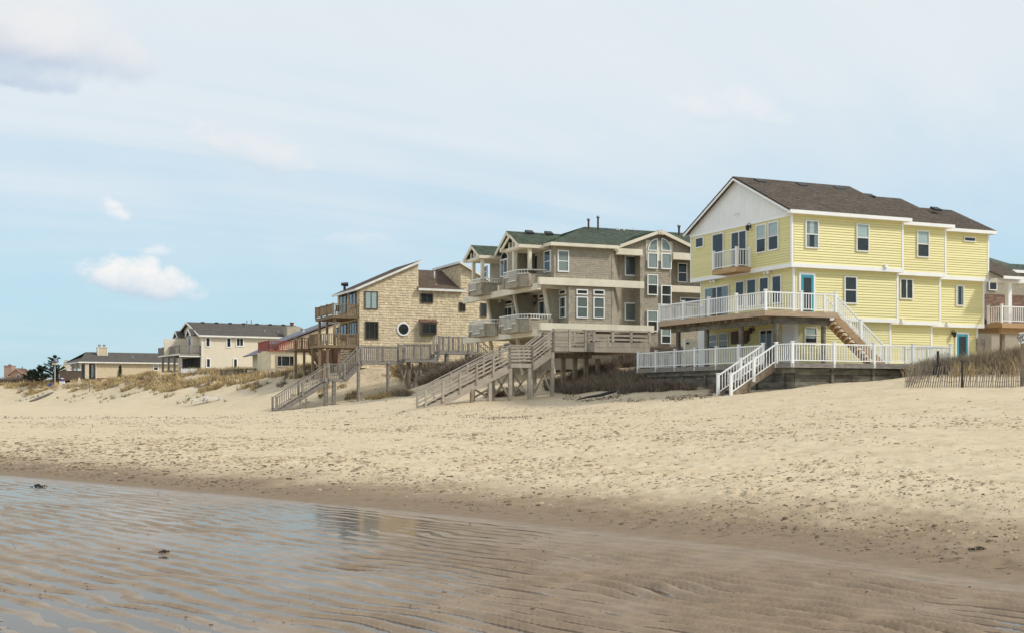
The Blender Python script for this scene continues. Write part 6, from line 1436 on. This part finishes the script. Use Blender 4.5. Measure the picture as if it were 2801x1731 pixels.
    bar('top_rail', 'old_timber', r, a, b, .16, .07); bar('bottom_rail', 'old_timber', r, a - Vector((0, 0, .55)), b - Vector((0, 0, .55)), .1, .07)
    for k in range(34): q = a.lerp(b, k / 33); slab('baluster', 'old_timber', r, q.x - .035, q.x + .035, q.y - .03, q.y + .03, q.z - .75, q.z - .03)
    for k in range(6): q = a.lerp(b, k / 5); slab('post', 'old_timber', r, q.x - .08, q.x + .08, q.y - .08, q.y + .08, q.z - 1.0, q.z + .1)
    # terrace things at the far left
    a = pd(196, G(1270, 700)); o = thing('parasol', (a.x, a.y, a.z - .3), 'closed blue parasol on the ranch house terrace', 'parasol', frame_off=(a.x, a.y, a.z - .3)); 
    s = 196 / FPX / 5.32; P_ = lambda z: (a.x, a.y, z)
    MB().tube([P_(a.z - .6), P_(a.z + 95 * s), P_(a.z + 120 * s)], .04, 6).build('pole', 'metal_gray', o); MB().tube([P_(a.z), P_(a.z + 40 * s), P_(a.z + 62 * s)], [.36, .3, .22], 12).build('skirt', 'blue', o); MB().tube([P_(a.z + 60 * s), P_(a.z + 72 * s), P_(a.z + 95 * s), P_(a.z + 112 * s)], [.25, .46, .42, .1], 12).build('canopy', 'blue', o)
    a = pd(182, G(1155, 780)); g = gz(a.x, a.y); h = 122 * 182 / FPX / 5.32
    MB().prism([(a.x - .3, a.y, g - .1), (a.x + .25, a.y, g - .1), (a.x + .22, a.y, g + h * .5), (a.x + .02, a.y, g + h), (a.x - .12, a.y, g + h * .98), (a.x - .3, a.y, g + h * .4)], (.05, .12, 0)).build('cream_board', 'canvas', None, 'slim cream board standing upright in the dune sand', 'board')
    a = pd(186, G(800, 720)); g = gz(a.x, a.y); s = 186 / FPX / 5.32; o = thing('bird_house', (a.x, a.y, g), 'green-roofed bird house on a tall pole beside the pine', 'bird house', a=-TH, frame_off=(0, 0, g)); z1 = CZ + (HY - (900 + 500 / 5.32)) / FPX * 186
    MB().tube([(0, 0, g - .2), (0, 0, z1)], .05, 6).build('pole', 'white_trim', o); MB().box(-.36, .36, -.3, .3, z1 - .1, z1 + .06).box(-.3, .3, -.25, .25, z1 + .06, z1 + .22).build('box', 'stucco', o); MB().prism([(-.4, -.35, z1 + .22), (.4, -.35, z1 + .22), (.3, -.35, z1 + .46), (-.3, -.35, z1 + .46)], (0, .7, 0)).build('roof', 'roof_slate', o)
    for x in (-.2, 0, .2): MB().box(x - .05, x + .05, -.27, -.255, z1 + .09, z1 + .19).build('hole', 'black', o)
    a = pd(188, G(890, 700)); g = gz(a.x, a.y); o = thing('beach_hut', (a.x, a.y, g), 'small white and violet covered cart beside the brown terrace', 'cart', a=-TH, frame_off=(0, 0, g)); MB().box(-.3, .4, 0, .5, g, g + .5).build('body', 'white', o); MB().prism([(-.34, 0, g + .5), (.42, 0, g + .5), (.3, 0, g + .92), (-.2, 0, g + .92)], (0, .5, 0)).build('hood', 'violet', o); MB().tube([(.05, .25, g + .9), (.05, .25, g + 1.02)], [.24, .15], 10).build('cap', 'white', o)
    a = pd(187, G(700, 745)); g = gz(a.x, a.y); o = thing('play_chair', (a.x, a.y, g), 'blue and yellow plastic play set on the far dune', 'play set', a=-TH, frame_off=(0, 0, g)); MB().box(-.45, .0, 0, .5, g, g + .3).build('seat', 'yellow_plastic', o); MB().tube([(.15, .2, g + .3), (.35, .2, g + .75)], .25, 10).build('wheel', 'blue', o); MB().prism([(.75, 0, g), (1.2, 0, g + .9), (1.35, 0, g + .85), (1.05, 0, g)], (0, .5, 0)).build('slide', 'yellow_plastic', o)
    a = pd(170, G(1303, 940)); g = gz(a.x, a.y); slab_o = MB().box(a.x - .06, a.x + .06, a.y - .06, a.y + .06, g - .2, g + 1.0).build('fence_post', 'old_timber', None, 'lone dark fence post on the far dune slope, right one', 'post')
    a = pd(182, G(380, 975)); g = gz(a.x, a.y); MB().box(a.x - .07, a.x + .07, a.y - .07, a.y + .07, g - .2, g + .8).build('fence_post', 'old_timber', None, 'lone dark fence post near the left edge of the dunes', 'post')
    a, b = pd(172, G(440, 1030)), pd(176, G(740, 865)); g0, g1 = gz(a.x, a.y), gz(b.x, b.y); MB().beam((a.x, a.y, g0 + .1), (b.x, b.y, g1 + .15), .3, .12).beam((a.x + .5, a.y, g0 + .15), (b.x + .3, b.y, g1 + .25), .2, .1).build('fallen_fence', 'old_timber', None, 'fallen weathered fence boards lying down the far left dune', 'fence')
    # white yard gate beyond the deck
    u_, z = W0.pv(62.9, K(430, 560)); u2 = W0.pv(62.9, K(612, 560))[0]; zt = W0.pv(62.9, K(520, 415))[1]; o = thing('yard_gate', (u_, 62.9, 3.2), 'white vinyl gate with black latch beside the yellow house', 'gate')
    n = 6
    for k in range(n): slab('board', 'white', o, u_ + .14 + (u2 - u_ - .14) * k / n + .006, u_ + .14 + (u2 - u_ - .14) * (k + 1) / n - .006, 62.9, 62.94, 3.2, zt - .1)
    slab('top_rail', 'white', o, u_ + .14, u2, 62.86, 62.97, zt - .12, zt); slab('post', 'white', o, u_, u_ + .13, 62.84, 62.98, 3.2, zt + .06); slab('hinge', 'metal_dark', o, u_ + .1, u_ + .3, 62.83, 62.86, zt - .28, zt - .18); slab('latch', 'metal_dark', o, u2 - .12, u2 - .05, 62.8, 62.86, zt - .75, zt - .5)
beach_bits()
def pine(Y, p, h, w, label, seed, n_tiers=9):
    rng = random.Random(seed); a = pd(Y, p); g = gz(a.x, a.y); o = thing('pine_tree', (a.x, a.y, g), label, 'tree'); tr = MB(); cr = MB()
    tr.tube([(a.x, a.y, g - .2), (a.x + .05, a.y, g + h * .5), (a.x, a.y, g + h)], [.14, .09, .02], 7)
    for k in range(n_tiers * 5):
        f = rng.uniform(.12, 1.0); an = rng.random() * 6.28; l = w * (1.12 - f) * rng.uniform(.6, 1.1) + .15; z = g + h * f
        e = Vector((a.x + math.cos(an) * l, a.y + math.sin(an) * l, z + l * rng.uniform(.25, .6))); s0 = Vector((a.x, a.y, z)); tr.tube([s0, e], [.035, .012], 4)
        for i in range(80):
            t = rng.uniform(.3, 1.05); c = s0.lerp(e, t); d = Vector((rng.gauss(0, 1), rng.gauss(0, 1), rng.gauss(.5, .8))).normalized() + (e - s0).normalized() * .7; L_ = rng.uniform(.2, .42)
            sd = d.cross(Vector((rng.gauss(0, 1), rng.gauss(0, 1), rng.gauss(0, 1)))).normalized() * .05; q = c + d.normalized() * L_; cr.add([c - sd, c + sd, q], [(0, 1, 2)])
    tr.build('trunk', 'bark', o); cr.build('crown', 'pine', o)
pine(191, G(790, 740), 4.2, 2.3, 'dark green pine tree behind the far dune beside the bird house', 3); pine(193, G(610, 740), 2.7, 2.0, 'lower dark pine left of the tall pine on the far dune', 5); pine(196, G(470, 760), 2.0, 1.9, 'small dark pine beside the pink house', 8)
def cypress():
    rng = random.Random(4); a = pd(186, G(1740, 730)); g = gz(a.x, a.y); o = thing('conifer_sapling', (a.x, a.y, g), 'slim dark conifer sapling before the ranch house wall', 'tree'); cr = MB()
    MB().tube([(a.x, a.y, g - .1), (a.x + .1, a.y, g + 2.)], [.05, .02], 5).build('trunk', 'bark', o)
    for i in range(900):
        f = rng.random(); w = .42 * (1 - f) ** .8 + .05; an = rng.random() * 6.28; c = Vector((a.x + .1 * f + math.cos(an) * w * rng.random(), a.y + math.sin(an) * w * rng.random(), g + f * 2.15)); d = Vector((math.cos(an) * .6, math.sin(an) * .6, rng.uniform(.2, 1))).normalized(); sd = d.cross(Vector((rng.gauss(0, 1), rng.gauss(0, 1), rng.gauss(0, 1)))).normalized() * .03
        cr.add([c - sd, c + sd, c + d * .2], [(0, 1, 2)])
    cr.build('crown', 'pine', o)
cypress()
def far_scrub():
    pts = []
    rng = np.random.default_rng(3)
    for _ in range(700):
        px, Y = rng.uniform(-20, 75), rng.uniform(200, 212); t = (px - CX) / FPX; u, v = Y * (SN + CS * t), Y * (CS - SN * t); pts.append((u, v, gz(u, v), rng.uniform(.8, 1.3)))
    blades('scrub', pts, 'twig', 22, 1.2, 1, 'grey leafless scrub below the pink house chimney', 'brush', width=.035, lean=.7, rad=.5)
far_scrub()
# lawn and play frame glimpsed under the grey duplex
a = W0.pv(95., J(480, 1450)); MB().add([(38, 90, 4.45), (60, 90, 4.55), (60, 104, 4.75), (38, 104, 4.7)], [(0, 1, 2, 3)]).build('lawn', 'lawn', None, 'strip of green lawn between the grey and tan houses', 'lawn', kind='structure')
o = thing('swing_set', (42.5, 99, 4.6), 'orange wooden swing set on the lawn behind the stairs', 'swing set')
for s_ in (-.9, .9):
    for k in (-.5, .5): bar('leg', 'new_wood', o, (42.5 + s_ + k, 99, 4.5), (42.5 + s_, 99, 6.1), .12, .12)
bar('top_bar', 'new_wood', o, (41.4, 99, 6.1), (43.6, 99, 6.1), .12, .12)
